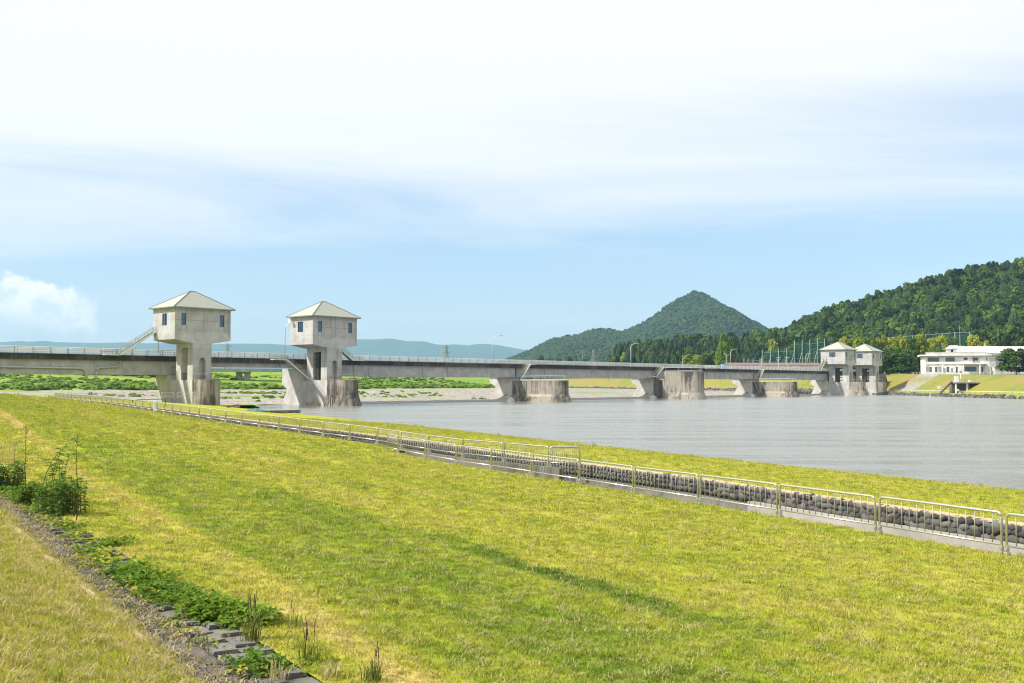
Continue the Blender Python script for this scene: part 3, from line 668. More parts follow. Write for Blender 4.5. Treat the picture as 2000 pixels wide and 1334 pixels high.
def tower(S, label, tF=8.0, tB=0.0, cols=((1.0,3.2),(5.9,8.0)), ztops=(8.4, 6.65), dprof=None, nose=(14.8, 2.6, .9), web=False, win_left=(2.7,4.6,1), win_h=2.25, ground=-1.0, dark_gate=True, arch=True, scale_h=1.0):
    T = thing('gate_tower', label, 'tower', (*bxy(S, 0), 0), BANG, 'control towers on the weir')
    W = 4.0
    F = lambda t, z, s: (s, -t, z)
    dprof = dprof or [(-8.1,ground),(-8.1,.25),(-6.35,3.4),(-6.25,4.05),(-8.0,5.0)]
    for (a, b, zt) in ((0, W/2, ztops[0]), (W/2, W, ztops[1])):
        loop = dprof + [(-7.9 if dprof[-1][0] < -7 else dprof[-1][0], zt), (-.2, zt), (-.2, 5.8), (tF-.02, 5.8), (tF-.02, ground)]
        MB().prism(loop, F, a, b).build('pier', MAT['con_pier'], T)
    nz = nose_mesh(W, tF-.02, nose[0], 5.8, nose[1], nose[2], ground).build('pier_nose', MAT['con_nose'], T, smooth=False)
    if nose[2]:
        for k in range(3):
            MB().st(-.95 + .1*k, -.1, tF+2.1+k*.45, tF+2.3+k*.45, -.6, nose[1]-.05-.3*k).build('scour_fin', MAT['con_foot'], nz)
    for i, (a, b) in enumerate(cols):
        if i == len(cols)-1 and arch:
            MB().st(0, W, a, b-1.1, 5.8, 12.75).build('column', MAT['con_shaft'], T)
            ac = W*.52; rr = .70; zs = 9.35
            loop = [(0, 5.8), (ac-rr, 5.8), (ac-rr, zs)] + [(ac-rr*math.cos(math.pi*k/10), zs+rr*math.sin(math.pi*k/10)) for k in range(1, 10)] + [(ac+rr, zs), (ac+rr, 5.8), (W, 5.8), (W, 12.75), (0, 12.75)]
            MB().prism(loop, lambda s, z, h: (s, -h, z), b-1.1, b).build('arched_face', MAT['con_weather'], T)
        else: MB().st(0, W, a, b, 5.8, 12.75).build('column', MAT['con_shaft'], T)
    c0, c1 = cols[0][1], cols[-1][0]
    if web: MB().st(1.3, 2.3, c0, c1, 5.8, 12.75).build('web_wall', MAT['con_shaft'], T)
    MB().st(.02, W-.02, c0, c1, 11.9, 12.75).build('lintel', MAT['con_shaft'], T)
    if dark_gate:
        MB().st(.10, .85, c0+1.0, c0+1.9, .9, 11.9).build('gate_guide', MAT['steel_dark'], T)
        for zz in np.arange(6.3, 11.7, 1.25): MB().st(.5, W-.4, c0+.15, c1-.15, zz, zz+.3).build('gate_beam', MAT['steel_dark'], T)
    if web: guard_rail(T, [(.15, c0+.05, 5.82), (.15, c1-.05, 5.82)], 1.2, m='steel_dark', step=.4)
    # control house: haunched floor slab, walls with window openings, hipped roof
    h0, h1 = -3.8, 8.2
    MB().prism([(h0,13.4),(0,12.75),(W,12.75),(h1,13.4),(h1,14.9),(h0,14.9)], lambda s, z, h: (s, -h, z), tB, tF).build('floor_slab', MAT['con_house'], T)
    z0, z1 = 14.9, 19.42; zw0 = 18.35 - win_h; i_ = .025
    fr = lambda u, z, d: (u, -(tF - i_ - d), z); bk = lambda u, z, d: (u, -(tB + i_ + d), z)
    lf = lambda u, z, d: (h0 + i_ + d, -u, z); rt = lambda u, z, d: (h1 - i_ - d, -u, z)
    fw = [(-2.45,-1.45,zw0,18.35), (5.75,6.75,zw0,18.35)]
    lw = [(win_left[0], win_left[1], zw0, 18.35)]
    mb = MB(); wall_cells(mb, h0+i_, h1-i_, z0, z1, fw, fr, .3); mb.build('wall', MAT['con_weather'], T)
    mb = MB(); wall_cells(mb, h0+i_, h1-i_, z0, z1, [], bk, .3); mb.build('wall', MAT['con_house'], T)
    mb = MB(); wall_cells(mb, tB+.33, tF-.33, z0, z1, lw, lf, .3); mb.build('wall', MAT['con_house'], T)
    mb = MB(); wall_cells(mb, tB+.33, tF-.33, z0, z1, [], rt, .3); mb.build('wall', MAT['con_house'], T)
    for w in fw: window(T, *w, fr)
    for s_ in (-2.5, -1.4, 2.2, 5.7, 6.8):
        for za_, zb_ in ((z0, zw0 - .02), (18.37, z1)) if s_ != 2.2 else ((z0, z1),): MB().st(s_-.022, s_+.022, tF-i_, tF-i_+.006, za_, zb_).build('panel_joint', MAT['con_dark'], T)
    MB().st(h0+.1, h1-.1, tF-i_, tF-i_+.006, 17.02, 17.05).build('panel_joint', MAT['con_dark'], T)
    MB().tube([(h1-.5, -(tF+.09), z1), (h1-.5, -(tF+.09), 14.2)], .055, 6).build('downpipe', MAT['pipe'], T)
    for w in lw: window(T, *w, lf, win_left[2])
    # roof
    ov = .6; ze, za = 19.5, 22.95; sm, tm = (h0+h1)/2, (tB+tF)/2; rl = .55
    A, B, Cc, D = (h0-ov, -(tF+ov)), (h1+ov, -(tF+ov)), (h1+ov, -(tB-ov)), (h0-ov, -(tB-ov))
    vs = [(*A, ze), (*B, ze), (*Cc, ze), (*D, ze), (sm-rl, -tm, za), (sm+rl, -tm, za)]
    vs2 = [(p[0], p[1], p[2]-.14) for p in vs[:4]]
    rf = MB().add(vs + vs2, [(0,1,5,4),(1,2,5),(2,3,4,5),(3,0,4),(9,8,7,6),(0,6,7,1),(1,7,8,2),(2,8,9,3),(3,9,6,0)]).build('roof', MAT['roof'], T)
    for i, j in ((0,4),(1,5),(2,5),(3,4),(4,5)):
        MB().tube([vs[i], vs[j]], .085, 6).build('ridge_cap', MAT['ridge'], rf)
    ga = MB()
    for p, q in ((A,B),(B,Cc),(Cc,D),(D,A)): ga.bar((*p, ze-.06), (*q, ze-.06), .12, .2)
    ga.build('gutter', MAT['fascia'], rf)
    guard_rail(T, [(.15, tF+.15, 5.8), (.15, nose[0]-2.2, 5.8), (W/2, nose[0]-.3, 5.8), (W-.15, nose[0]-2.2, 5.8), (W-.15, tF+.15, 5.8)])
    return T
T1 = tower(S_T1, 'left control tower on a concrete pier, standing on the grassy bank', nose=(12.6, 0, 0), ztops=(6.7, 8.4), dprof=[(-4.1,-.5),(-4.1,4.2),(-5.4,5.0)], cols=((2.1,4.0),(6.2,8.0)), win_left=(3.4,5.1,1), web=True, dark_gate=False)
stair(T1, (-10.9, .75, 10.45), (-3.9, .75, 14.95), 1.1, land0=3.0)
guard_rail(T1, [(.2, -.1, 6.72), (.2, 1.9, 6.72)], 1.6, m='steel_dark', step=.8)
T2 = tower(S_T2, 'control tower standing in the water with speaker on its left wall', win_left=(2.7,4.6,2))
stair(T2, (12.6, .75, 10.45), (7.6, .75, 13.9), 1.1, land0=3.4)
stair(T2, (-.4, 2.2, 5.9), (-6.6, 2.2, 10.2), 1.1, land1=3.3)
spk = MB(); spk.loft([[(-3.86 - d, -(.9 + r_*math.cos(a)), 18.55 + r_*math.sin(a)) for a in [2*math.pi*k/10 for k in range(10)]] for d, r_ in ((.05,.12),(.35,.16),(.8,.42))]); spk.build('loudspeaker_horn', MAT['white_paint'], T2)
sb = MB(); sb.st(-1.3, .05, 2.6, 5.6, .1, 1.0); sb.st(-1.0, .05, 4.3, 5.2, 1.0, 1.35); sb.build('gate_sill_block', MAT['con_foot'], T2)
T3 = tower(S_T3, 'nearer of the two far control towers by the right bank', tF=9.0, tB=-1.6, cols=((.2,2.9),(6.2,9.0)), ztops=(6.65, 8.4), win_left=(2.2,4.9,1), win_h=2.0, nose=(15.2, 2.4, .8))
stair(T3, (-9.2, .2, 10.45), (-3.9, .2, 14.9), 1.2, land0=1.0)
T4 = tower(S_T4, 'far control tower closest to the right bank, partly behind its twin', tF=9.0, tB=-1.6, cols=((.2,2.9),(6.2,9.0)), ztops=(8.4, 6.65), win_left=(2.2,4.9,1), win_h=2.0, nose=(13.0, 0, 0))
# ------------------------------------------------------------------ mid-river piers
def mid_pier(S, label, zblock, t_end, wide=0.0, tb=-.2, stair_to=True):
    T = thing('weir_pier', label, 'pier', (*bxy(S, 0), 0), BANG, 'weir piers between the towers')
    W = 4.0; F = lambda t, z, s: (s, -t, z)
    up = min(6.6, zblock + .3)
    MB().prism([(-8.1,-1),(-8.1,.9),(-6.3,4.0),(-6.2,4.35),(-8.3,5.3),(-8.6,6.62),(tb,6.62),(tb,-1)], F, 0, W).build('pier', MAT['con_pier'], T)
    MB().st(-.15, W+.15, -8.4, tb+.3, 6.62, 6.72).build('bearing_slab', MAT['con_dark'], T)
    if wide:
        MB().st(.6, W-.6, tb, tb+4.6, -1, 6.3).build('neck_wall', MAT['con_dark'], T)
        t0 = tb+4.6; MB().st(-wide+.02, .6, t0-.5, t0, -.5, 6.2).build('fin', MAT['con_light'], T)
    else: t0 = tb
    nz = nose_mesh(W+2*wide, t0, t_end, zblock, 2.3, .95)
    ob = nz.build('pier_nose', MAT['con_nose'], T); ob.location = (-wide, 0, 0)
    cap = nose_mesh(W+2*wide+.12, t0-.03, t_end+.06, zblock+.14, 0, 0, zblock).build('coping', MAT['con_light'], T); cap.location = (-wide-.06, 0, 0)
    ft = MB(); ft.prism([(t0+5.2,-.6),(t0+6.6,2.25),(t_end-3.6,2.25),(t_end-3.6,-.6)], lambda t, z, h: (h - (2.25-z)*.34 if h < 0 else h, -t, z), -wide-.16, -wide+.05).build('footing_apron', MAT['con_foot'], T)
    for k in range(4):
        tt = t_end - 3.3 + k*.42
        MB().bar((-wide-.15+k*.05, -tt, 2.15-.1*k), (-wide-1.0+k*.12, -tt-.05, .1), .12, .3).build('scour_fin', MAT['con_foot'], T)
    MB().bar((-wide-.05, -(t0+1.0), zblock-.2), (-wide-.12, -(t0+3.4), .4), .10, .16).build('mooring_rail', MAT['pipe'], T)
    e = .2
    guard_rail(T, [(-wide+e, t0+.6, zblock+.14), (-wide+e, t_end-2.4, zblock+.14), (W/2, t_end-.4, zblock+.14), (W+wide-e, t_end-2.4, zblock+.14)], 1.15, m='steel_pale', step=3.4)
    if zblock < 8: stair(T, (1.0, 1.3, zblock+.15), (5.4, 1.3, 10.45), 1.3, land1=2.0, rail_h=1.15)
    else:
        stair(T, (-1.0, 1.3, 7.55), (3.4, 1.3, 10.45), 1.3, land1=2.2, rail_h=1.15); MB().st(-2.8, -.9, .5, 2.4, 7.35, 7.55).build('access_platform', MAT['steel_pale'], T)
    return T
mid_pier(S_P[0], 'long low stained pier with rounded nose, nearest of three in mid river', 5.85, 17.2)
mid_pier(S_P[1], 'tall stained pier block rising to deck level in mid river', 8.95, 17.0, wide=.7)
mid_pier(S_P[2], 'low stained pier with rounded nose next before the far towers', 5.75, 16.6)
# ------------------------------------------------------------------ rubber weirs between piers
bays = [(S_T2+4, S_P[0]), (S_P[0]+4, S_P[1]), (S_P[1]+4, S_P[2]), (S_P[2]+4, S_T3)]
names = ['pale deflated rubber weir between the second tower and the low pier', 'pale deflated rubber weir between the low pier and the tall pier', 'pale deflated rubber weir between tall pier and the next low pier', 'pale deflated rubber weir ending at the far towers']
for (a, b), lb in zip(bays, names):
    T = thing('rubber_weir', lb, 'weir', (*bxy(a, 0), 0), BANG, 'rubber weirs between the piers'); Ln = b - a
    MB().st(.0, Ln, -6.5, 1.4, -1, .46).build('sill', MAT['con_foot'], T)
    rings = []
    for k in range(41):
        s = Ln*k/40; e = min(s, Ln-s); lift = 1.2*max(0, 1-e/4.5)**1.5; hh = .50 + .10*math.sin(k*1.7)*.4
        rings.append([(s, -t, .44 + lift*(1 if t < 0 else .6) + hh*math.sin(math.pi*min(1, max(0, (t+4.2)/5.2)))*.95 if 0 < i < 8 else .30 + lift*.3) for i, t in enumerate(np.linspace(-4.2, 1.0, 9))])
    MB().loft(rings).build('rubber_sheet', MAT['rubber'], T, smooth=True)
    for (s0, sg) in ((Ln, -1), (0, 1)):
        en = MB(); rr = []
        for k in range(9):
            f = k/8; s = s0 + sg*(.02 + 3.2*f); h = 1.55*(1-f)**.8 + .1
            rr.append([(s, 2.6 - 1.9*f*.2, .3), (s, 1.8, .55+h*.75), (s, .9, .55+h), (s, 0, .5+h*.7), (s, -1.3, .45+h*.25), (s, -1.7, .3)])
        en.loft(rr).build('sheet_end', MAT['rubber_white'], T, smooth=True)
# ------------------------------------------------------------------ lamps on the bridge
def lamp(s, t, H, label, arm=1.9):
    T = thing('street_lamp', label, 'street lamp', (*bxy(s, t), Z_DECK), BANG, 'lamps along the bridge')
    MB().tube([(0,0,0),(0,0,.8)], .14, 8).build('base', MAT['steel_pale'], T)
    d = Vector((.8, -.6, 0)); path = [(0,0,.8), (0,0,H-1.2)] + [tuple(d*(1.2*(1-math.cos(a))) + Vector((0,0,H-1.2+1.1*math.sin(a)))) for a in [R(x) for x in (20,40,60,80)]] + [tuple(d*arm + Vector((0,0,H+.05)))]
    MB().tube(path, .10, 7, r2=.065).build('pole', MAT['steel_pale'], T, smooth=True)
    e = d*arm; hd = MB(); hd.loft([[(e.x + d.x*x - d.y*w*sy, e.y + d.y*x + d.x*w*sy, H + zz) for (sy, zz) in ((-1,-.02),(1,-.02),(.7,.16),(-.7,.16))] for x, w in ((-.15,.12),(.25,.22),(.7,.2),(.95,.08))]); hd.build('lamp_head', MAT['galv_dull'], T)
for s, H, lb in ((32.6, 8.0, 'slim lamp post behind the left tower, its head hidden by the house'), (63.1, 8.15, 'curved street lamp just left of the second tower'), (132.0, 7.9, 'curved street lamp on the open deck left of the mountain'), (198.6, 7.85, 'curved street lamp above the tall mid river pier'), (264.4, 7.75, 'curved street lamp beside the poplar'), (329.1, 7.7, 'curved street lamp in front of the ball nets')):
    lamp(s, -DECK_W + .3, H, lb)
# ------------------------------------------------------------------ abutment on the right bank
ab = thing('abutment', 'concrete bridge abutment with wing wall on the right bank', 'abutment', (*bxy(383, 0), 0), BANG)
MB().st(0, 16, -DECK_W-1, .3, -.5, 6.7).build('seat_wall', MAT['con_pier'], ab)
MB().prism([(1,.3),(1,9.4),(16,9.9),(19,6.0),(12,2.0)], lambda s, z, h: (s, -h, z), .32, .9).build('wing_wall', MAT['con_dark'], ab)
gp = MB(); gp.st(5, 5.9, .0, .8, Z_DECK, Z_DECK+2.1); gp.build('gate_post', MAT['con_light'], ab)
# ------------------------------------------------------------------ pipe barriers along the channel
def barrier_meshes(Lp, H=.90):
    c = .10; r = .030
    path = [(-Lp/2, 0, -.02), (-Lp/2, 0, H-c)] + [(-Lp/2 + c*(1-math.cos(a)), 0, H-c + c*math.sin(a)) for a in (R(30), R(60), R(90))] + [(Lp/2 - c*(1-math.cos(a)), 0, H-c + c*math.sin(a)) for a in (R(90), R(60), R(30))] + [(Lp/2, 0, H-c), (Lp/2, 0, -.02)]
    fr = MB().tube(path, r, 7).mesh('frame', MAT['galv'], True)
    br = MB().tube([(-Lp/2, 0, .17), (Lp/2, 0, .17)], .026, 6).mesh('bottom_rail', MAT['galv'], True)
    bar = MB().tube([(0, 0, .17), (0, 0, H-.02)], .0125, 5).mesh('upright_bar', MAT['galv_dull'], True)
    ft = MB(); ft.box(-.035, .035, -.05, .05, -.04, .13); ft.box(-.055, .055, -.075, .075, -.05, .02); ft.box(-.02, .02, -.07, .07, .05, .1)
    n = 14
    bars = MB()
    for k in range(n): x = -Lp/2 + Lp*(k+1)/(n+1); bars.tube([(x, 0, .17), (x, 0, H-.02)], .0105, 4)
    return fr, br, bar, ft.mesh('foot', MAT['galv']), bars.mesh('upright_bars', MAT['galv_dull']), n
BM = {}
def barrier(p0, p1, label, group, single=True):
    p0, p1 = Vector(p0), Vector(p1); L_ = round((p1-p0).length - .13, 2); key = L_
    if key not in BM: BM[key] = barrier_meshes(L_)
    fr, br, bar, ft, bars, n = BM[key]
    mid = (p0+p1)/2; d = p1-p0
    T = thing('pipe_barrier', label, 'barrier', mid, math.atan2(d.y, d.x), group)
    T.rotation_euler[1] = -math.atan2(d.z, math.hypot(d.x, d.y)) + rnd.uniform(-.006, .006); T.rotation_euler[0] = rnd.uniform(-.03, .03); T.location.z += rnd.uniform(-.012, .012)
    link('frame', fr, T); link('bottom_rail', br, T)
    for sx in (-1, 1): link('foot', ft, T, (sx*L_/2, 0, 0))
    if single:
        for k in range(n): link('upright_bar', bar, T, (-L_/2 + L_*(k+1)/(n+1), 0, 0))
    else: link('upright_bars', bars, T)
    return T
ORD = 'first second third fourth fifth sixth seventh eighth ninth tenth eleventh twelfth thirteenth fourteenth fifteenth sixteenth seventeenth eighteenth nineteenth twentieth'.split()
ORD += ['twenty-' + w for w in ORD[:9]] + ['thirtieth'] + ['thirty-' + w for w in ORD[:9]] + ['fortieth'] + ['forty-' + w for w in ORD[:9]]
# near row: from the right-hand frame edge to where the ramp begins
PB = 3.62; r0 = 14.25 - PB; k = 0
near_pts = []
while r0 < 50.5:
    near_pts.append((r0, min(r0 + PB, 52.0))); r0 += PB
for i, (a, b) in enumerate(near_pts):
    qa, qb = float(q_edge(a)) + .12, float(q_edge(b)) + .12
    if i == len(near_pts)-1 and b - a < 1.2: continue
    barrier((*rq(a, qa), float(z_lawn(a, qa)) + .05), (*rq(b, qb), float(z_lawn(b, qb)) + .05),
            'steel pipe barrier, %s from the right in the near row along the lawn' % ORD[i] if 0 < i < len(near_pts)-1 else ('rightmost steel pipe barrier, cut off by the picture edge' if i == 0 else 'short leftmost barrier of the near row where the ramp begins'), 'near barriers along the lawn edge')
# far row: from the end of the ramp wall to the far left
PA = 3.45; r0 = 39.6; first = True; kf_ = 0
while r0 < 168.5:
    b = r0 + PA*.985; qa, qb = float(q_fa(r0)), float(q_fa(b))
    za, zb = float(z_edge(r0)) + .08, float(z_edge(b)) + .08
    last = b >= 168.5; kf_ += 1
    lb = 'first barrier of the far row, at its right-hand end by the stone wall' if first else 'leftmost pipe barrier of the far row near the bridge' if last else 'steel pipe barrier, %s from the right in the long far row along the channel' % ORD[kf_-1]
    barrier((*rq(r0, qa), za), (*rq(b, qb), zb), lb, 'far barriers along the channel', single=r0 < 62); first = False; r0 = b
# return panel closing the far row at the ramp
pa = rq(39.6, float(q_fa(39.6))); pb = rq(38.9, float(q_fa(39.6)) - 1.35)
barrier((*pa, 1.16), (*pb, 1.16), 'short barrier set crosswise closing the right end of the far row', 'far barriers along the channel')
# row that turns off under the bridge at the far left
x0 = rq(170.5, -15.75); ang = math.atan2(.92, .38); r_ = 0
for k in range(9):
    a = (x0[0] + 3.5*k*.50, x0[1] + 3.5*k*.86); b = (x0[0] + 3.4*(k+1)*.50, x0[1] + 3.4*(k+1)*.86)
    barrier((*a, 2.62), (*b, 2.62), 'pipe barrier, %s from the left in the short row turning off by the gravel' % ORD[k], 'barriers turning off by the gravel', single=False)
# white post in the far row and bar gate by the first tower
tag(MB().box(-.13, .13, -.13, .13, 0, 1.1).build('marker_post', MAT['white_paint']), 'short white post standing within the far fence row', 'post').location = (*rq(106, -19.25), 2.25)
bg = thing('bar_gate', 'thin grey pipe gate frame beside the first tower', 'gate', (*rq(128, -24.5), 1.15))
bb = [(0,0,0),(0,0,2.0),(-7.5,9.0,1.75),(-7.5,9.0,0)]; MB().tube(bb, .05, 6).build('frame', MAT['steel_dark'], bg)
# ------------------------------------------------------------------ stone wall behind the channel
wall = thing('stone_wall', 'dark cobble retaining wall on a concrete footing across the channel', 'wall', (0,0,0))
def wall_seg(name, r0, r1, qo0, qo1, zo0, zo1, m, step=1.6):
    mb = MB(); rsx = np.arange(r0, r1+.01, (r1-r0)/max(1, round((r1-r0)/step))); rings = []
    for r in rsx:
        q = float(q_wall(r)); zt = float(z_edge(r)) + .10
        rings.append([(*rq(r, q+qo1), zt+zo0), (*rq(r, q+qo1), zt+zo1), (*rq(r, q+qo0), zt+zo1), (*rq(r, q+qo0), zt+zo0)])
    return mb.loft(rings).build(name, m, wall)
wall_seg('backing', -14, 189, -.30, .0, -1.5, -.03, MAT['mortar'])
wall_seg('footing', -14, 27.5, .0, .34, -1.5, -.50, MAT['con_light'])['label'] = 'newer pale concrete footing at the right'
wall_seg('footing', 27.54, 189, .0, .26, -1.5, -.62, MAT['con_dark'])
wall_seg('footing_ledge', 27.54, 70, .26, .46, -1.5, -.86, MAT['con_dark'])
wall_seg('coping', -14, 189, -.34, .06, -.03, .015, MAT['dirt'])
def rock_mesh(seed):
    b = bmesh.new(); bmesh.ops.create_icosphere(b, subdivisions=2, radius=1.0); r_ = random.Random(seed); off = Vector((r_.random()*9, r_.random()*9, 0))
    for v in b.verts:
        n = .68 + .68*float(fbm(np.array(v.co.x*1.3 + off.x + v.co.z), np.array(v.co.y*1.3 + off.y - v.co.z), 2, seed)); v.co *= n
    bmesh.ops.decimate if False else None
    me = bpy.data.meshes.new('stone'); b.to_mesh(me); b.free(); me.materials.append(MAT['rock']); me.polygons.foreach_set('use_smooth', [True]*len(me.polygons)); return me
rocks = [rock_mesh(i) for i in range(9)]
count = 0; rest = MB(); r = 10.0
rr = random.Random(3)
courses = [(-.09, .10), (-.26, .105), (-.43, .11)]
spots = []
for ci, (zo, hh) in enumerate(courses):
    r = 9.5 + .12*ci
    while r < 188:
        w = rr.uniform(.16, .34) if r < 60 else rr.uniform(.4, .6); spots.append((r + w/2, w, zo + rr.uniform(-.025, .025), hh*rr.uniform(.8, 1.25))); r += w*.97
spots.sort()
for (r, w, zo, hh) in spots:
    q = float(q_wall(r)) + .015; X, Y = rq(r, q); z = float(z_edge(r)) + .10 + zo
    if count < 300:
        o = link('stone', rr.choice(rocks), wall, (X, Y, z), math.atan2(DD[1], DD[0]), (w*.60, .10*rr.uniform(.7, 1.4), hh*1.12)); o.rotation_euler = (rr.uniform(-.25, .25), rr.uniform(-.5, .5), math.atan2(DD[1], DD[0])); count += 1
    else:
        e = Vector((DD[0], DD[1], 0))*w*.5; f_ = Vector((-QQ[0], -QQ[1], 0))*-.16; c_ = Vector((X, Y, z))
        pts = [c_-e*.9-Vector((0,0,hh*.9)), c_+e*.9-Vector((0,0,hh*.85)), c_+e+Vector((0,0,hh*.8)), c_-e*.85+Vector((0,0,hh*.95))]
        pf = [p*.45 + c_*.55 + f_ for p in pts]
        rest.add(pts + pf, [(4,5,6,7),(0,1,5,4),(1,2,6,5),(2,3,7,6),(3,0,4,7)])
o = rest.build('stones', MAT['rock'], wall); o['kind'] = 'stuff'
# ------------------------------------------------------------------ scattering for what nobody could count
protos = {}
def proto_collection(name, meshes):
    c = bpy.data.collections.new(name)
    for i, me in enumerate(meshes): c.objects.link(bpy.data.objects.new(me.name, me))
    protos[name] = c; return c
def scatter(name, pts, coll, kind='stuff', tilt=.15, label=None, cat=None, parent=None):
    """pts: array of x, y, z, scale"""
    pts = np.asarray(pts, float); me = bpy.data.meshes.new(name); me.from_pydata(pts[:, :3].tolist(), [], [])
    at = me.attributes.new('size', 'FLOAT', 'POINT'); at.data.foreach_set('value', pts[:, 3].astype(np.float32))
    o = link(name, me, parent); ng = bpy.data.node_groups.new(name, 'GeometryNodeTree')
    ng.interface.new_socket('Geometry', in_out='INPUT', socket_type='NodeSocketGeometry'); ng.interface.new_socket('Geometry', in_out='OUTPUT', socket_type='NodeSocketGeometry')
    nd, ln = ng.nodes, ng.links
    gi, go = nd.new('NodeGroupInput'), nd.new('NodeGroupOutput'); ip = nd.new('GeometryNodeInstanceOnPoints'); ci = nd.new('GeometryNodeCollectionInfo')
    ci.inputs['Collection'].default_value = coll; ci.inputs['Separate Children'].default_value = True; ci.inputs['Reset Children'].default_value = True
    na = nd.new('GeometryNodeInputNamedAttribute'); na.data_type = 'FLOAT'; na.inputs['Name'].default_value = 'size'
    rv = nd.new('FunctionNodeRandomValue'); rv.data_type = 'FLOAT_VECTOR'; rv.inputs[0].default_value = (-tilt, -tilt, 0); rv.inputs[1].default_value = (tilt, tilt, 6.283)
    ip.inputs['Pick Instance'].default_value = True
    ln.new(gi.outputs[0], ip.inputs['Points']); ln.new(ci.outputs[0], ip.inputs['Instance']); ln.new(na.outputs[0], ip.inputs['Scale']); ln.new(rv.outputs[0], ip.inputs['Rotation']); ln.new(ip.outputs[0], go.inputs[0])
    o.modifiers.new('scatter', 'NODES').node_group = ng
    o['kind'] = kind
    if label: o['label'] = label
    if cat: o['category'] = cat
    return o
def project(X, Y, Z):
    cp, sp = math.cos(PITCH), math.sin(PITCH); z = Z - CAMZ; f = Y*cp + z*sp; up = -Y*sp + z*cp
    return 1000 + FPX*X/f, 667 - FPX*up/f
def on_ground(px, py, zf, z0=1.8):
    """place on the sloping bank under a picture point"""
    a = (px-1000)/FPX; b = (667-py)/FPX; cp, sp = math.cos(PITCH), math.sin(PITCH); d = (a, cp-b*sp, sp+b*cp); z = z0
    for _ in range(12):
        k = (z-CAMZ)/d[2]; X, Y = d[0]*k, d[1]*k; z = float(zf(*xy2rq(X, Y)))
    return X, Y, z
# ------------------------------------------------------------------ grass
def tuft(seed, n=12, rad=.085, h=(.015,.042), w=.0048, m='blades', lean=1.1):
    r_ = random.Random(seed); mb = MB()
    for _ in range(n):
        a = r_.uniform(0, 6.283); d = rad*math.sqrt(r_.random()); x, y = d*math.cos(a), d*math.sin(a); hh = r_.uniform(*h); b = r_.uniform(0, 6.283); l = hh*lean*r_.uniform(.3, 1.3)
        ex, ey = -math.sin(b)*w, math.cos(b)*w; mx, my = x+math.cos(b)*l*.35, y+math.sin(b)*l*.35; tx, ty = x+math.cos(b)*l, y+math.sin(b)*l
        mb.add([(x-ex,y-ey,-.01),(x+ex,y+ey,-.01),(mx+ex*.8,my+ey*.8,hh*.6),(mx-ex*.8,my-ey*.8,hh*.6),(tx,ty,hh)], [(0,1,2,3),(3,2,4)])
    return mb.mesh('grass_tuft', MAT[m], fix=False)
tufts = proto_collection('grass_tufts', [tuft(i) for i in range(5)])
rg = np.random.default_rng(11)
def in_view(X, Y, Z, mx=480, my=260):
    with np.errstate(all='ignore'): px, py = project(X, Y, Z)
    return (Y > 3) & (px > -mx) & (px < 2000+mx) & (py < 1334+my)
def grass_points(zf, qa, qb, rmin, rmax, dens=170, dref=13, dmin=1.6, big=.34):
    out = []
    r_edges = np.concatenate([np.arange(rmin, 40, 2.0), np.arange(40, rmax, 6.0)])
    for a, b in zip(r_edges, r_edges[1:]):
        q0, q1 = float(qa((a+b)/2)), float(qb((a+b)/2)); lo, hi = min(q0, q1), max(q0, q1); area = (b-a)*(hi-lo)
        n = int(area*dens)
        # thin by the distance of the strip's nearest point
        q = rg.uniform(lo, hi, n); r = rg.uniform(a, b, n); X, Y = DD[0]*r + QQ[0]*q, DD[1]*r + QQ[1]*q; D = np.hypot(X, Y)
        ok = (rg.random(n) < np.minimum(1, (dref/np.maximum(D, 1))**1.7)) & (q < np.maximum(qa(r), qb(r))) & (q > np.minimum(qa(r), qb(r)))
        r, q, X, Y, D = r[ok], q[ok], X[ok], Y[ok], D[ok]
        if len(r) == 0: continue
        Z = np.array([zf(r[i], q[i]) for i in range(len(r))]) if len(r) < 4 else zf(r, q)
        v = in_view(X, Y, Z); S = (1 + np.maximum(0, D/dref - 1)*big)*rg.uniform(.7, 1.35, len(r))
        out.append(np.stack([X, Y, Z, S], -1)[v])
    return np.concatenate(out)
gp1 = grass_points(z_lawn, lambda r: q_low(r) - DRAIN_W - .02, lambda r: q_edge(r) + .02, 4, 186)
gp2 = grass_points(z_levee, lambda r: q_low(r) - .06, lambda r: q_low(r) + 5, 3, 34, dens=190)
gp3 = grass_points(z_strip, lambda r: q_wall(r) - .25, lambda r: q_shore(r) + .02, 6, 100, dens=90, dref=19)
scatter('lawn_grass', gp1, tufts, label='short yellow green grass blades of the lawn', cat='grass', tilt=.25)
scatter('levee_grass', gp2, tufts, label='dry pale grass on the levee slope', cat='grass', tilt=.25)
scatter('berm_grass', gp3, tufts, label='mown grass on the berm beside the river', cat='grass', tilt=.25)
# straw left by the mower
straw = proto_collection('straw_wisps', [tuft(50+i, 12, .10, (.012,.03), .004, 'straw', 3.0) for i in range(3)])
sp_ = np.concatenate([gp1[rg.random(len(gp1)) < .10], gp2[rg.random(len(gp2)) < .28], gp3[rg.random(len(gp3)) < .10]]); sp_[:, :2] += rg.uniform(-.1, .1, (len(sp_), 2)); sp_[:, 2] += .03
dl = []
for r in np.arange(6, 36, .09): q = float(q_low(r)) + rnd.uniform(-.45, .12); dl.append((*rq(r, q), float(z_lawn(r, q_low(r) - DRAIN_W)) + .05 + max(0, q - float(q_low(r)))*.5, rnd.uniform(.7, 1.4)))
for r in np.arange(6, 36, .3): q = float(q_low(r)) - rnd.uniform(.45, 1.15); dl.append((*rq(r, q), float(z_lawn(r, q_low(r) - DRAIN_W)) + .06, rnd.uniform(.5, 1.1)))
sp_ = np.concatenate([sp_, np.array(dl)])
tw = []
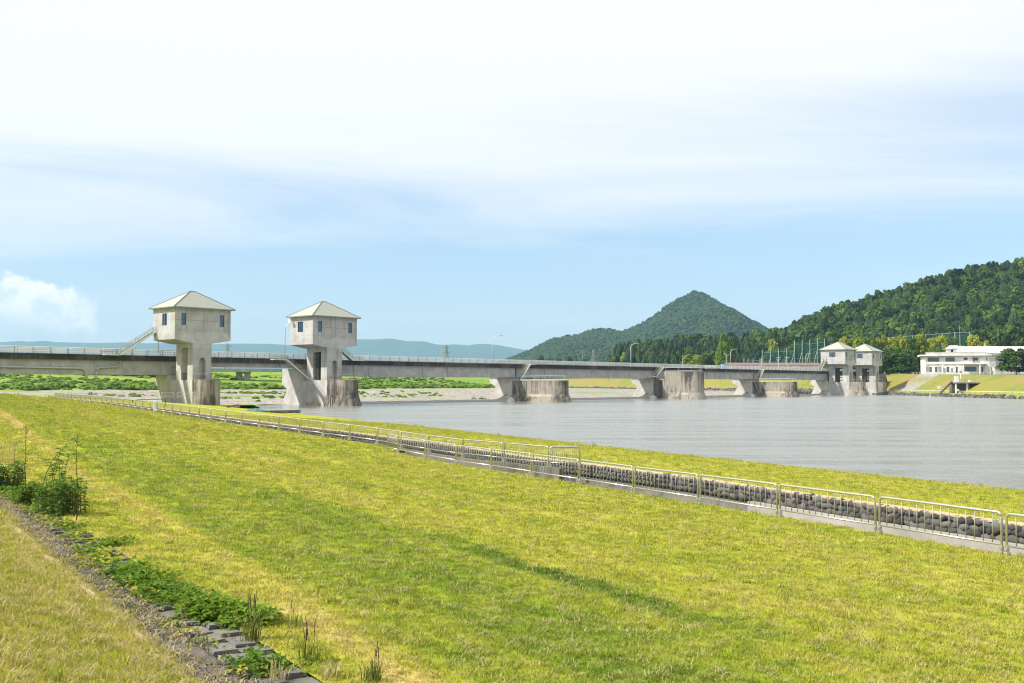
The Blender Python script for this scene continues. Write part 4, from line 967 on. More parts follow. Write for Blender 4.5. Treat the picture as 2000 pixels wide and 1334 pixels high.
for r in np.arange(6, 36, .03): q = float(q_low(r)) + rnd.uniform(-.55, .12); tw.append((*rq(r, q), float(z_lawn(r, q_low(r) - DRAIN_W)) + .05, rnd.uniform(.6, 1.6)))
for r in np.arange(6, 36, .16): q = float(q_low(r)) - rnd.uniform(.55, 1.25); tw.append((*rq(r, q), float(z_lawn(r, q_low(r) - DRAIN_W)) + .05, rnd.uniform(.4, 1.0)))
scatter('leaf_litter', tw, proto_collection('litter', [tuft(150+i, 9, .10, (.006,.02), .006, 'stem' if i % 2 else 'straw', 5.0) for i in range(3)]), label='dark twigs and dead leaves lying along the drain', cat='litter', tilt=.2)
scatter('straw', sp_, straw, label='loose dry straw clippings lying on the turf', cat='straw', tilt=.2)
def leaf(mb, p, d, n, L_, W_, fold=.25, droop=.2):
    d = d.normalized(); s_ = d.cross(n); s_ = s_.normalized() if s_.length > 1e-4 else Vector((1,0,0)); n = s_.cross(d)
    a = p; b = p + d*L_*.35 - n*L_*.02; c = p + d*L_ - n*L_*droop
    l1 = p + d*L_*.28 + s_*W_*.5 + n*W_*fold; r1 = p + d*L_*.28 - s_*W_*.5 + n*W_*fold; l2_ = p + d*L_*.65 + s_*W_*.36 + n*W_*fold*.6 - n*L_*droop*.4; r2_ = p + d*L_*.65 - s_*W_*.36 + n*W_*fold*.6 - n*L_*droop*.4
    mid = p + d*L_*.65 - n*L_*droop*.4
    mb.add([a, b, mid, c, l1, l2_, r1, r2_], [(0,1,4),(1,2,5,4),(2,3,5),(0,6,1),(1,6,7,2),(2,7,3)])
def leaf_patch(seed, n, rad, hmax, size, m):
    r_ = random.Random(seed); mb = MB()
    for _ in range(n):
        a = r_.uniform(0, 6.283); dd = rad*math.sqrt(r_.random()); h = hmax*r_.random()**1.2*(1 - (dd/rad)**2*.7)
        p = Vector((dd*math.cos(a), dd*math.sin(a), h)); az = r_.uniform(0, 6.283); d = Vector((math.cos(az), math.sin(az), r_.uniform(-.35, .45))); s_ = size*r_.uniform(.6, 1.3)
        leaf(mb, p, d, Vector((r_.uniform(-.4,.4), r_.uniform(-.4,.4), 1)), s_, s_*.85)
    return mb.mesh('leaf_patch', MAT[m], fix=False)
# weeds and longer tufts scattered through the turf
wd = gp1[(fbm(gp1[:,0]*.5, gp1[:,1]*.5, 3, 61) > .56) & (rg.random(len(gp1)) < .05)].copy(); wd[:, 3] *= .5
rosette = proto_collection('rosettes', [leaf_patch(70+i, 9, .11, .03, .06, 'weed_dark' if i else 'vine') for i in range(3)])
scatter('lawn_weeds', wd, rosette, label='small dark clover and weed patches in the lawn', cat='weeds', tilt=.2)
lt = np.concatenate([gp1[rg.random(len(gp1)) < .008], gp2[rg.random(len(gp2)) < .012], gp3[rg.random(len(gp3)) < .008]]).copy()
longer = proto_collection('long_tufts', [tuft(90+i, 14, .07, (.06,.13), .006, 'blades', .8) for i in range(3)])
scatter('long_grass', lt, longer, label='longer grass tufts missed by the mower', cat='grass', tilt=.2)
# ------------------------------------------------------------------ drain of hollow blocks at the levee foot
drain = thing('drain_strip', 'weathered strip of hollow concrete blocks and gutter at levee foot', 'drain', (0,0,0))
def zd(r): return float(z_lawn(r, q_low(r) - DRAIN_W))
rings = []
for r in np.arange(4, 45, .8):
    q = float(q_low(r)); z = zd(r)
    rings.append([(*rq(r, q+.14), z+.06), (*rq(r, q-.04), z+.035 + rnd.uniform(-.012,.012)), (*rq(r, q-.24), z-.015 + rnd.uniform(-.012,.012)), (*rq(r, q-.46), z+.015), (*rq(r, q-.54), z-.02), (*rq(r, q-.54), z-.3), (*rq(r, q+.14), z-.3)])
MB().loft(rings).build('gutter', MAT['con_drain'], drain, smooth=False)
rings = []
for r in np.arange(4, 45, .8):
    q = float(q_low(r)) - .54; z = zd(r); rings.append([(*rq(r, q), z-.04), (*rq(r, q-.68), z-.04), (*rq(r, q-.68), z-.3), (*rq(r, q), z-.3)])
MB().loft(rings).build('bed', MAT['mortar'], drain)
bk = MB(); L2, W2 = .275, .166
# wedge-shaped block: the edge facing upstream stands proud of its neighbour
bk.add([(-L2,-W2,-.14),(L2,-W2,-.14),(L2,W2,-.14),(-L2,W2,-.14),(-L2+.03,-W2,.012),(L2,-W2+.01,-.03),(L2,W2-.01,-.03),(-L2-.05,W2-.02,.03),(-L2+.10,-W2+.03,.018),(-L2+.04,W2-.05,.034)],
       [(0,3,2,1),(4,8,9,7),(8,5,6,9),(0,1,5,8,4),(1,2,6,5),(2,3,7,9,6),(3,0,4,7)]); block_me = bk.mesh('block', MAT['con_block'])
for row in range(2):
    r = 5.0 + .27*row
    while r < 40:
        q = float(q_low(r)) - .54 - .17 - .33*row; X, Y = rq(r, q)
        o = link('block', block_me, drain, (X, Y, zd(r) + .0 + rnd.uniform(-.01, .01)), math.atan2(DD[1], DD[0]) + rnd.uniform(-.05, .05)); o.rotation_euler[0] = rnd.uniform(-.06, .06); o.rotation_euler[1] = rnd.uniform(-.05, .05); r += .55
# sandy bare edge between levee grass and gutter
rows = []
for r in np.arange(9, 42, .4):
    q0 = float(q_low(r)) + .06; w = .08 + .28*float(vnoise(np.array(r*.6), np.array(2.2), 4))*float(sstep(14, 26, r)) + .05
    rows.append([(*rq(r, q0 + w*k), float(z_levee(r, q0 + w*k)) + .012) for k in (0, .35, .7, 1)])
struct(grid_mesh('bare_edge', MAT['dirt'], rows, None))
# ------------------------------------------------------------------ leafy plants
vines = proto_collection('vine_patches', [leaf_patch(i, 34, .26, .22, .075, 'vine') for i in range(4)] + [leaf_patch(20, 26, .25, .14, .07, 'vine_yellow')])
low_v = proto_collection('low_vine_patches', [leaf_patch(40+i, 16, .26, .07, .085, 'vine_yellow' if i == 0 else 'vine') for i in range(3)])
zdq = lambda r, q: float(z_lawn(r, min(float(q), float(q_low(r)) - DRAIN_W)))
def vine_band(path, width, n, coll, name, label, smin=.8, smax=1.5, up=0.0):
    pts = []; r_ = random.Random(name)
    seg = [Vector(on_ground(px, py, zdq)) for px, py in path]
    for _ in range(n):
        k = r_.random()*(len(seg)-1); i = int(k); p = seg[i].lerp(seg[i+1], k-i); w = width*(r_.random()+r_.random()-1)
        pts.append((p.x + w*.86, p.y + w*.5, p.z + up, r_.uniform(smin, smax)))
    return scatter(name, pts, coll, label=label, cat='vines', tilt=.3)
vine_band([(250,1118),(300,1150),(360,1180),(430,1205),(500,1225)], .36, 170, vines, 'vine_cover', 'dense bright green vines covering the drain blocks', .7, 1.35)
vine_band([(215,1068),(235,1062)], .35, 16, vines, 'vine_clump', 'small green vine clump on the lawn side of the drain', .6, 1.0)
vine_band([(40,985),(100,1010),(160,1050),(185,1085),(200,1110)], .40, 130, low_v, 'creeping_vines', 'yellow green creepers trailing along the upper drain', .7, 1.3)
vine_band([(10,960),(60,975),(110,990)], .6, 60, vines, 'ground_ivy', 'leafy green ground cover below the tall weeds', .9, 1.6)
vine_band([(480,1290),(500,1310),(590,1310)], .25, 14, vines, 'seedlings', 'broad leaved seedlings growing in the lowest drain blocks', .7, 1.1)
vine_band([(205,1130),(250,1190),(300,1215),(345,1235),(470,1285)], .12, 16, low_v, 'trailing_vines', 'few pale vine leaves straying over the gutter', .5, .9)
def stalk_plant(name, label, px, py, H, nst, spread, lsize, nleaf, m, stemm='stem', lean=.12, tip=0, seed=0, l0=.25, group=None, arch=0.0):
    r_ = random.Random(seed); X, Y, Z = on_ground(px, py, zdq); T = thing(name, label, 'plant', (X, Y, Z), 0, group)
    st_ = MB(); lf_ = MB(); tp = MB()
    for k in range(nst):
        a = r_.uniform(0, 6.283); d0 = spread*math.sqrt(r_.random())*.6; b = Vector((d0*math.cos(a), d0*math.sin(a), 0)); hh = H*r_.uniform(.72, 1.0) if nst > 1 else H
        ld = Vector((r_.uniform(-1,1), r_.uniform(-1,1), 0))*lean*hh; pts = []
        for i in range(7):
            f = i/6; pts.append(b + ld*f*f + Vector((arch*f**2.2*hh, 0, hh*f*(1 - .25*abs(arch)*f))) + Vector((r_.uniform(-1,1), r_.uniform(-1,1), 0))*.012*hh)
        st_.tube(pts, .011 + .004*(nst == 1), 5, r2=.004)
        for j in range(nleaf):
            f = l0 + (1-l0)*(j + r_.random())/nleaf; i = min(5, int(f*6)); p = pts[i].lerp(pts[i+1], f*6-i); az = r_.uniform(0, 6.283); s_ = lsize*r_.uniform(.6, 1.25)
            leaf(lf_, p, Vector((math.cos(az), math.sin(az), r_.uniform(-.2, .6))), Vector((0, 0, 1)), s_, s_*.62)
        for j in range(tip):
            f = .86 + .14*j/tip; p = pts[5].lerp(pts[6], (f*6-5)); az = r_.uniform(0, 6.283); d = Vector((math.cos(az), math.sin(az), .7)).normalized()*.14*(1.15 - .8*j/tip); tp.tube([p, p+d], .006, 4, r2=.003); tp.add([p+d*.9+Vector((.015,0,0)), p+d*.9-Vector((.015,0,0)), p+d*1.2], [(0,1,2)])
    st_.build('stems', MAT[stemm], T)
    if lf_.v: lf_.build('leaves', MAT[m], T, fix=False)
    if tp.v: tp.build('seed_head', MAT['stem'], T, fix=False)
    return T
stalk_plant('dry_stalk', 'tall dry brown stalk with drooping seed head at left edge', 47, 955, 1.95, 1, .05, .09, 3, 'weed_dark', tip=10, seed=1, lean=-.03, l0=.55)
stalk_plant('leafy_stalk', 'tall thin stalk with sparse round leaves right of the weed clump', 150, 1018, 2.05, 1, .05, .17, 12, 'weed_dark', tip=7, seed=4, lean=.05)
stalk_plant('broadleaf_weed', 'open broad leaved weed with arching stems above the drain', 95, 985, 1.55, 7, .8, .17, 9, 'weed_dark', seed=8, lean=.2, l0=.42)
stalk_plant('arching_branch', 'long stem arching up to the right out of the weeds', 84, 975, 1.75, 1, .1, .16, 9, 'weed_dark', seed=12, lean=.05, arch=.42, l0=.35)
stalk_plant('upright_weed', 'dense dark clump of upright narrow leaved weeds', 118, 1003, .95, 60, 1.0, .13, 16, 'weed_dark', 'stem_green', seed=15, lean=.1, l0=.05)
stalk_plant('bushy_weed', 'bushy dark green weed cut off by the left picture edge', 18, 962, .95, 46, .95, .14, 15, 'weed_dark', 'stem_green', seed=19, lean=.18, l0=.05)
stalk_plant('low_bush', 'light green leafy bush left of the upright weeds', 64, 985, .62, 30, .8, .17, 9, 'vine', 'stem_green', seed=23, lean=.25, l0=.1)
stalk_plant('pale_dry_weed', 'pale dry feathery weeds behind the left clump', 15, 905, .9, 26, 1.3, .06, 8, 'straw', 'straw', seed=27, lean=.12, l0=.4)
def grass_clump(px, py, H, n, label, seed, m='foxtail', spikes=5):
    r_ = random.Random(seed); X, Y, Z = on_ground(px, py, zdq); T = thing('grass_clump', label, 'grass', (X, Y, Z), 0, 'tall grass clumps by the drain'); mb = MB(); sk = MB()
    for _ in range(n):
        a = r_.uniform(0, 6.283); hh = H*r_.uniform(.4, .9); l = hh*r_.uniform(.15, .75); w = .006; b = Vector((r_.uniform(-.1,.1), r_.uniform(-.1,.1), 0)); dv = Vector((math.cos(a), math.sin(a), 0)); sd = Vector((-dv.y, dv.x, 0))*w; P = []
        for f in (0, .4, .75, 1): P.append(b + dv*l*f*f + Vector((0, 0, hh*(f - .25*f**3))))
        mb.add([P[0]-sd, P[0]+sd, P[1]+sd, P[1]-sd, P[2]+sd*.7, P[2]-sd*.7, P[3]], [(0,1,2,3),(3,2,4,5),(5,4,6)])
    for _ in range(spikes):
        a = r_.uniform(0, 6.283); l = H*r_.uniform(.05, .22); hh = H*r_.uniform(.8, 1.1); b = Vector((r_.uniform(-.08,.08), r_.uniform(-.08,.08), 0)); t = b + Vector((math.cos(a)*l, math.sin(a)*l, hh)); sk.tube([b, b.lerp(t, .7)], .003, 4); sk.tube([b.lerp(t, .7), t], .0065, 5, r2=.003)
    mb.build('blades', MAT[m], T, fix=False)
    if spikes: sk.build('seed_spikes', MAT['stem'], T)
for i, (px, py, H, n, lb, sk) in enumerate([(490,1250,.62,60,'green grass clump with dark seed spikes at the end of the vines',6), (603,1295,.50,50,'grass clump with dark spikes near the bottom edge',6), (725,1330,.42,45,'sparse brownish grass clump at the bottom picture edge',4), (575,1225,.34,40,'low green grass tuft between the two spiked clumps',2), (545,1330,.34,46,'dry pale grass clump growing out of the lowest blocks',0), (640,1325,.32,40,'dry straw clump right of the drain end',0), (388,1262,.26,26,'small grass tuft in the middle of the gutter',0), (218,1098,.25,22,'small tuft beside the creepers on the drain',0)]):
    grass_clump(px, py, H, n, lb, 60+i, 'straw' if 'dry' in lb else 'foxtail', sk)
# debris on the berm by the first gate
def z_b(r, q): return float(z_strip(r, min(max(q, float(q_shore(r))), float(q_wall(r)))))
X, Y, Z = on_ground(455, 797, z_b, 1); T = thing('driftwood_pile', 'small dark driftwood heap at the water beside first tower', 'driftwood', (X, Y, Z))
for k in range(9): a = rnd.uniform(0, 3.14); MB().tube([(math.cos(a)*-1.1, math.sin(a)*-1, rnd.uniform(.1,.4)), (math.cos(a)*1.1, math.sin(a)*1, rnd.uniform(.1,.6))], .09, 5, r2=.04).build('branch', MAT['wood_wet'], T)
X, Y, Z = on_ground(497, 804, z_b, 1); T = thing('net_heap', 'crumpled green net heap lying on the berm', 'net', (X, Y, Z)); rings = []
for k, (zz, rr_) in enumerate(((0,1.6),(.25,1.35),(.5,.8),(.62,.2))): rings.append([(rr_*1.3*math.cos(a)*(1+.25*math.sin(3*a+k)), rr_*.7*math.sin(a)*(1+.2*math.cos(4*a)), zz*(1+.3*math.sin(5*a))) for a in [6.283*i/14 for i in range(14)]])
MB().loft(rings).build('sheet', MAT['green_sheet'], T); T.scale = (.6, .6, .6)
X, Y, Z = on_ground(546, 807, z_b, 1); T = thing('concrete_slab', 'flat grey concrete slab at the water edge of the berm', 'slab', (X, Y, Z), R(40)); MB().box(-2.6, 2.6, -.7, .7, 0, .35).build('slab', MAT['con_dark'], T); MB().box(-2.5, 2.5, -.6, .6, .35, .40).build('top', MAT['con_light'], T)
# ------------------------------------------------------------------ crowns
def lump_mesh(seed, tall=1.0, amp=.55, sub=3, m='forest', cone=0.0):
    b = bmesh.new(); bmesh.ops.create_icosphere(b, subdivisions=sub, radius=1.0); r_ = random.Random(seed)
    cs = [(Vector((r_.gauss(0,1), r_.gauss(0,1), r_.gauss(.3,1))).normalized(), r_.uniform(.35, .75)) for _ in range(16)]
    for v in b.verts:
        d = v.co.normalized(); e = 0
        for c, w in cs: e = max(e, max(0, 1 - (d-c).length/w))
        k = .70 + amp*e**.7 + r_.uniform(-.14, .14); v.co = d*k
        if cone: t = (v.co.z+1)/2; f = 1.25 - cone*max(0, t); v.co.x *= f; v.co.y *= f
        v.co.z = v.co.z*tall + tall*.75
    me = bpy.data.meshes.new('crown'); b.to_mesh(me); b.free(); me.materials.append(MAT[m]); return me
def leaf_crown(seed, n, shape, m, size=.085, lobes=26):
    """crown of leaf-clump faces in a unit volume: shape(k) -> (radius, height) envelope"""
    g_ = np.random.default_rng(seed); cent = []
    while len(cent) < lobes:
        z = g_.uniform(.05, .95); R_ = shape(z); a = g_.uniform(0, 6.283); d = R_*math.sqrt(g_.uniform(.15, 1)); cent.append((d*math.cos(a)*.82, d*math.sin(a)*.82, z, g_.uniform(.10, .22)))
    cent = np.array(cent); i = g_.integers(0, lobes, n); d = g_.normal(size=(n, 3)); d /= np.linalg.norm(d, axis=1)[:, None]; rad = cent[i, 3]*(g_.random(n)**.35)
    sh = np.array([shape(min(.97, max(.02, z))) for z in cent[i, 2]]); rad = rad*np.clip(sh/.35, .45, 1.1)
    P = cent[i, :3] + d*rad[:, None]*np.array([1.0, 1.0, .75]); P[:, 2] = np.clip(P[:, 2], .0, 1.02)
    nrm = d*.8 + g_.normal(size=(n, 3))*.45 + np.array([0, 0, .25]); nrm /= np.linalg.norm(nrm, axis=1)[:, None]
    t = np.cross(nrm, g_.normal(size=(n, 3))); t /= np.linalg.norm(t, axis=1)[:, None]; b = np.cross(nrm, t); s = size*g_.uniform(.55, 1.25, n)[:, None]
    t = t*s; b = b*s*.7
    V = np.stack([P-t, P+b*.8, P+t, P-b*.8], 1).reshape(-1, 3); F = np.arange(4*n).reshape(n, 4)
    me = bpy.data.meshes.new('crown'); me.from_pydata(V.tolist(), [], F.tolist()); me.materials.append(MAT[m]); return me
dome = lambda z: .5*math.sqrt(max(0.0, 1 - ((z-.42)/.6)**2)); spire = lambda z: .5*(min(1, z/.12))*(1-z)**.75 + .03; column = lambda z: .5*min(1, .35 + z*2.2)*(1 - max(0, z-.55)/.5)**.8
flat = lambda z: .5*math.sqrt(max(0.0, 1 - ((z-.5)/.56)**2))
CROWN = {'dome': [leaf_crown(i, 2600, dome, 'leaf_mid', .058, 34) for i in range(4)], 'spire': [leaf_crown(10+i, 1500, spire, 'leaf_dark', .05, 34) for i in range(2)], 'column': [leaf_crown(20+i, 2200, column, 'leaf_poplar', .05, 44) for i in range(2)]}
trunk_me = MB(); trunk_me.tube([(0,0,0),(.03,.01,.4),(-.02,.02,.75),(0,0,1)], .055, 7, r2=.02)
for a in range(5): trunk_me.tube([(0,0,.45+.07*a),(.16*math.cos(a*2.3),.16*math.sin(a*2.3),.68+.06*a)], .022, 5, r2=.008)
trunk_me = trunk_me.mesh('trunk', MAT['bark'], True)
NAMES = {'dome': 'broadleaf_tree', 'spire': 'conifer_tree', 'column': 'poplar_tree'}
def tree(px, ytop, Y, wpx, kind, m, label, z0=None, group=None, i=0, drop=.0):
    X = (px-1000)/FPX*Y; z0 = float(z_plain(np.array(Y)))-.2 if z0 is None else z0; zt = CAMZ + (750-ytop)*Y/FPX; H = zt - z0; W_ = wpx*Y/FPX
    T = thing(NAMES[kind], label, 'tree', (X, Y, z0), rnd.uniform(0, 6), group)
    cb = {'dome': .22, 'spire': .08, 'column': .04}[kind]*(1-drop)
    c = link('crown', CROWN[kind][i % len(CROWN[kind])], T, (0, 0, H*cb), 0, (W_, W_, H*(1-cb)))
    c.material_slots[0].link = 'OBJECT'; c.material_slots[0].material = MAT[m]
    link('trunk', trunk_me, T, (0, 0, 0), 0, (H*.45, H*.45, H*.85)); return T
# ------------------------------------------------------------------ right-hand hill
SIL = lerp_tab([(1120,748),(1170,730),(1188,702),(1200,682),(1215,675),(1240,671),(1300,664),(1350,661),(1400,657),(1450,654),(1500,650),(1540,637),(1570,623),(1600,608),(1650,592),(1700,576),(1750,563),(1800,549),(1850,537),(1900,524),(1950,515),(2000,506),(2100,492),(2300,470),(2700,500)])
YR, YF = 900.0, 610.0
def z_hill(X, Y):
    p = 1000 + FPX*X/YR; H = CAMZ + (750 - SIL(p))*YR/FPX - 9
    H = np.maximum(H, 10); yf = YF + 140*(1 - sstep(1560, 1680, p)); k = sstep(yf - 25, YR, Y)*.55 + .45*np.clip((Y-yf)/(YR-yf), 0, 1)
    return 9.6 + (H - 9.6)*np.clip(k, 0, 1)*(1 - .5*sstep(YR, YR+300, Y)) + 7*(fbm(X*.012, Y*.012, 3, 71) - .5)*sstep(yf, yf+60, Y)
xs = np.arange(40, 900, 12.0); ys = np.arange(YF-20, YR+260, 12.0)
rows = [[(float(crx(y) + 8 + k), float(y), float(z_hill(crx(y) + 8 + k, y))) for k in np.arange(0, 860, 12.0)] for y in ys]
struct(grid_mesh('hill', MAT['forest_floor'], rows, None), 'wooded hill rising at the right')
def leafy_lump(seed, m, tall):
    core = lump_mesh(seed, tall, .45, 2, m); lf = leaf_crown(seed, 620, dome, m, .085, 22)
    b = bmesh.new(); b.from_mesh(core); bmesh.ops.scale(b, vec=(.92, .92, .93), verts=b.verts); n0 = len(b.verts); b.from_mesh(lf); b.verts.ensure_lookup_table()
    for v in b.verts[n0:]: v.co = Vector((v.co.x*2.5, v.co.y*2.5, v.co.z*1.85*tall - .1))
    me = bpy.data.meshes.new('crown'); b.to_mesh(me); b.free(); me.materials.append(MAT[m]); return me
fc = proto_collection('forest_crowns', [leafy_lump(i, 'forest', 1.0 + .12*i) for i in range(5)] + [lump_mesh(30+i, 1.5, .4, 3, 'forest_con', .55) for i in range(3)])
cc = proto_collection('conifer_crowns', [lump_mesh(50+i, 2.1, .35, 3, 'forest_con', .8) for i in range(4)] + [lump_mesh(60, 1.3, .5, 3, 'forest')])
g2 = np.random.default_rng(5); P1 = []; P2 = []
for x in np.arange(50, 640, 6.2):
    for y in np.arange(YF+6, YR+26, 6.2):
        X = x + g2.uniform(-2.6, 2.6); Y = y + g2.uniform(-2.6, 2.6); p = 1000 + FPX*X/Y
        if p > 2250 or p < 1150: continue
        zz = float(z_hill(X, Y))
        if 1000 + FPX*X/YR < 1188 or X < crx(Y) + 12 or (Y < 752 and p < 1625): continue
        con = float(vnoise(np.array(X*.012), np.array(Y*.012), 17)) + (.30 if p < 1480 else -.30)
        (P2 if con > .62 else P1).append((X, Y, zz - .5, g2.uniform(2.4, 4.2) + 1.9*g2.random()**3))
scatter('hill_forest', P1, fc, label='dense mixed forest covering the right hill', cat='forest', tilt=.12)
scatter('conifer_wood', [(a, b, c, s*.72) for a, b, c, s in P2], cc, label='dark conifer wood at the foot of the hill', cat='forest', tilt=.06)
# ------------------------------------------------------------------ the cone-shaped mountain
MS = lerp_tab([(940,722),(985,704),(1010,695),(1050,677),(1075,664),(1100,658),(1130,654),(1150,647),(1175,642),(1195,644),(1212,650),(1235,641),(1265,626),(1290,608),(1320,587),(1340,576.5),(1350,571),(1358,569),(1367,570.2),(1378,575),(1400,589),(1430,608),(1460,626),(1490,642),(1520,660),(1560,684),(1620,715),(1700,740)])
YM = 2900.0
def z_mt(X, Y):
    p = 1000 + FPX*X/YM; H = CAMZ + (750 - MS(p))*YM/FPX - 8
    # ridges and gullies run down the near face
    k = np.clip(1 - (YM - Y)/900, 0, 1); wob = (fbm(X*.007 + .4*np.sin(Y*.004), Y*.0016, 4, 91) - .5)*90*np.sin(math.pi*np.clip(k, 0, 1))
    return np.maximum(3, 5 + (H-5)*k**.92*(1 - .4*sstep(YM, YM+500, Y)) + wob*np.clip(H/150, .2, 1))
xs = np.arange(-140, 1100, 14.0); ys = np.arange(YM-880, YM+200, 14.0)
rows = [[(float(x), float(y), float(z_mt(x, y))) for x in xs] for y in ys]
struct(grid_mesh('mountain', MAT['forest_floor'], rows, None), 'cone shaped wooded mountain with lower shoulder on its left')
mc = proto_collection('mountain_crowns', [lump_mesh(80+i, 1.1, .5, 2, 'forest_far') for i in range(5)])
PM = []
for x in np.arange(-110, 900, 9.5):
    for y in np.arange(YM-780, YM+18, 9.5):
        X = x + g2.uniform(-4, 4); Y = y + g2.uniform(-4, 4); zz = float(z_mt(X, Y))
        if zz < 12: continue
        PM.append((X, Y, zz - 1, g2.uniform(4.6, 7.6)))
scatter('mountain_forest', PM, mc, label='forest covering the cone shaped mountain', cat='forest', tilt=.1)
# ------------------------------------------------------------------ far blue ranges
FS = lerp_tab([(-500,672),(-300,660),(-150,668),(0,667),(40,664),(60,666),(85,663.5),(110,666),(180,669),(250,668),(330,669),(400,672),(450,671),(520,670),(560,672),(600,671),(650,667),(690,662),(730,661),(762,659.5),(800,666),(830,665),(850,671),(872,672),(895,671),(910,674),(940,671),(970,673),(1000,678),(1030,684),(1060,690),(1150,694),(1400,690),(1800,680),(2400,670)])
YB = 12000.0
xs = np.arange(-9500, 9500, 80.0); ys = np.concatenate([np.arange(YB-2600, YB+1, 150.0), np.arange(YB+150, YB+900, 250)])
def z_far(X, Y):
    p = 1000 + FPX*X/YB; H = CAMZ + (750 - FS(p))*YB/FPX; k = np.clip(1 - np.abs(YB - Y)/2800, 0, 1)
    return H*k + 150*(fbm(X*.001, Y*.001, 5, 44) - .5)*np.sin(math.pi*k) + 16*(fbm(X*.005, Y*.005, 3, 45) - .5)
rows = [[(float(x), float(y), float(z_far(x, y))) for x in xs] for y in ys]
struct(grid_mesh('far_mountains', MAT['far_ridge'], rows, None), 'pale blue mountain ranges on the horizon')
# ------------------------------------------------------------------ scrub on the banks downstream
sc = proto_collection('scrub_bushes', [lump_mesh(100+i, .45, .6, 3, 'scrub') for i in range(4)] + [lump_mesh(110, .5, .6, 3, 'scrub')])
PS = []
for _ in range(16000):
    X = g2.uniform(-330, 60); Y = g2.uniform(210, 560); zz = float(z_bed(X, Y)); s, t = bst(X, Y)
    if t > -60 or zz < 3.0: continue
    dens = float(fbm(np.array(X*.02), np.array(Y*.035), 3, 12)); 
    if dens < (.36 if zz < 4.0 else .50): continue
    PS.append((X, Y, zz - .3, g2.uniform(.5, 1.7)*(1.3 if zz < 4.2 else .8)))
scatter('bank_scrub', PS, sc, label='green scrub covering the banks beyond the bridge', cat='scrub')
PS = []
for _ in range(900):
    s = g2.uniform(60, 200); t = -g2.uniform(14, 110); X, Y = bxy(s, t); zz = float(z_bed(X, Y))
    if zz < .7 or float(fbm(np.array(X*.05), np.array(Y*.05), 3, 77)) < .53: continue
    PS.append((X, Y, zz - .15, g2.uniform(.3, .9)))
scatter('gravel_weeds', PS, sc, label='low weeds dotted over the gravel bars', cat='weeds')
# riprap along both shores of the right bank
def shore_rocks(name, label, d0, d1, o0, o1, n, smin, smax, zz):
    r_ = random.Random(name); pts = []
    for _ in range(n):
        i = r_.uniform(d0, d1); a = dense[int(i)]; b = dense[min(len(dense)-1, int(i)+1)]; p = a.lerp(b, i-int(i)); dd = (b-a).normalized() if (b-a).length else Vector((0,1,0)); out = Vector((-dd.y, dd.x, 0)); out = -out if out.x > 0 else out
        o_ = r_.uniform(o0, o1); pts.append((p.x+out.x*o_, p.y+out.y*o_, zz(o_), r_.uniform(smin, smax)))
    return scatter(name, pts, rock_c, label=label, cat='rocks', tilt=1.5)
rock_c = proto_collection('rock_shapes', rocks[:5])
nd = len(dense); iab = min(range(nd), key=lambda i: abs(dense[i].y-474))
shore_rocks('shore_rocks', 'dark rocks along the water edge of the right bank', 0, iab, 21.4, 23.6, 900, .3, .7, lambda o: 1.15 - (o-21.4)*.42)
shore_rocks('riprap', 'band of pale riprap rocks below the right bank embankment', iab+2, nd-30 if nd-30 > iab+30 else nd-1, 20.5, 26, 3200, .6, 1.5, lambda o: 1.6 - (o-20.5)*.2)
# ------------------------------------------------------------------ trees one can tell apart
G1 = 'yellow green trees in a row behind the far towers'; G2 = 'round trees about the office building'
tree(1413, 648, 690, 30, 'column', 'leaf_poplar', 'tall slim poplar, the higher of the pair above the bridge', i=0)
tree(1427, 657, 694, 24, 'column', 'leaf_poplar', 'slim poplar, the lower of the pair, on the right', i=1)
row = [(1652,655,26,'leaf_gold','golden tree just left of the far tower roofs'), (1673,655,30,'leaf_yellow','yellow green tree rising between the two far tower roofs'), (1699,659,28,'leaf_mid','mid green tree above the second far tower roof'), (1722,656,26,'leaf_yellow','bright yellow green tree right of the far tower roofs'), (1740,656,26,'leaf_yellow','yellow green tree in front of the net, second right of the towers'), (1760,655,24,'leaf_yellow','narrow yellow green tree left of the blue green net pole'), (1779,660,24,'leaf_mid','green tree right below the far net'), (1797,653,28,'leaf_gold','golden yellow tree behind the office left corner'), (1819,657,26,'leaf_yellow','yellow green tree behind the office roof, left half'), (1838,656,26,'leaf_yellow','yellow green tree left of the antenna mast'), (1860,660,24,'leaf_mid','green tree directly behind the antenna mast'), (1903,656,30,'leaf_yellow','yellow green tree right of the antenna mast'), (1927,662,26,'leaf_gold','small golden tree above the hall roof')]
for i, (px, yt, w, m, lb) in enumerate(row): tree(px, yt, 565, w*1.2, 'dome', m, lb, None, G1, i)
mids = [(1690,670,525,40,'leaf_mid','round green tree behind the far towers, left one'), (1716,676,505,40,'leaf_dark','dark round tree right next to the far tower house'), (1745,674,510,44,'leaf_mid','broad green tree right of the towers, upper one'), (1772,678,500,46,'leaf_mid','broad green tree just left of the office'), (1735,690,484,50,'leaf_dark','low dark spreading tree by the bridge end'), (1765,692,482,52,'leaf_dark','low dark spreading tree before the office left side'), (1795,684,488,36,'leaf_dark','dark tree touching the office left corner'), (1830,674,520,40,'leaf_mid','green tree top showing over the office roof'), (1985,681,425,70,'leaf_dark','large dark tree at the right picture edge'), (2040,672,430,80,'leaf_dark','large tree mostly outside the right picture edge')]
for i, (px, yt, Y, w, m, lb) in enumerate(mids): tree(px, yt, Y, w, 'dome', m, lb, None, G2, i+1, drop=.5)
backs = [(1925,640,640,60,'leaf_mid','big green tree on the slope behind the hall, left'), (1960,636,640,64,'leaf_mid','big green tree on the slope behind the hall, centre'), (2000,640,640,64,'leaf_dark','big dark tree on the slope behind the hall, right edge'), (1900,646,625,40,'leaf_dark','dark tree between golden trees and hillside')]
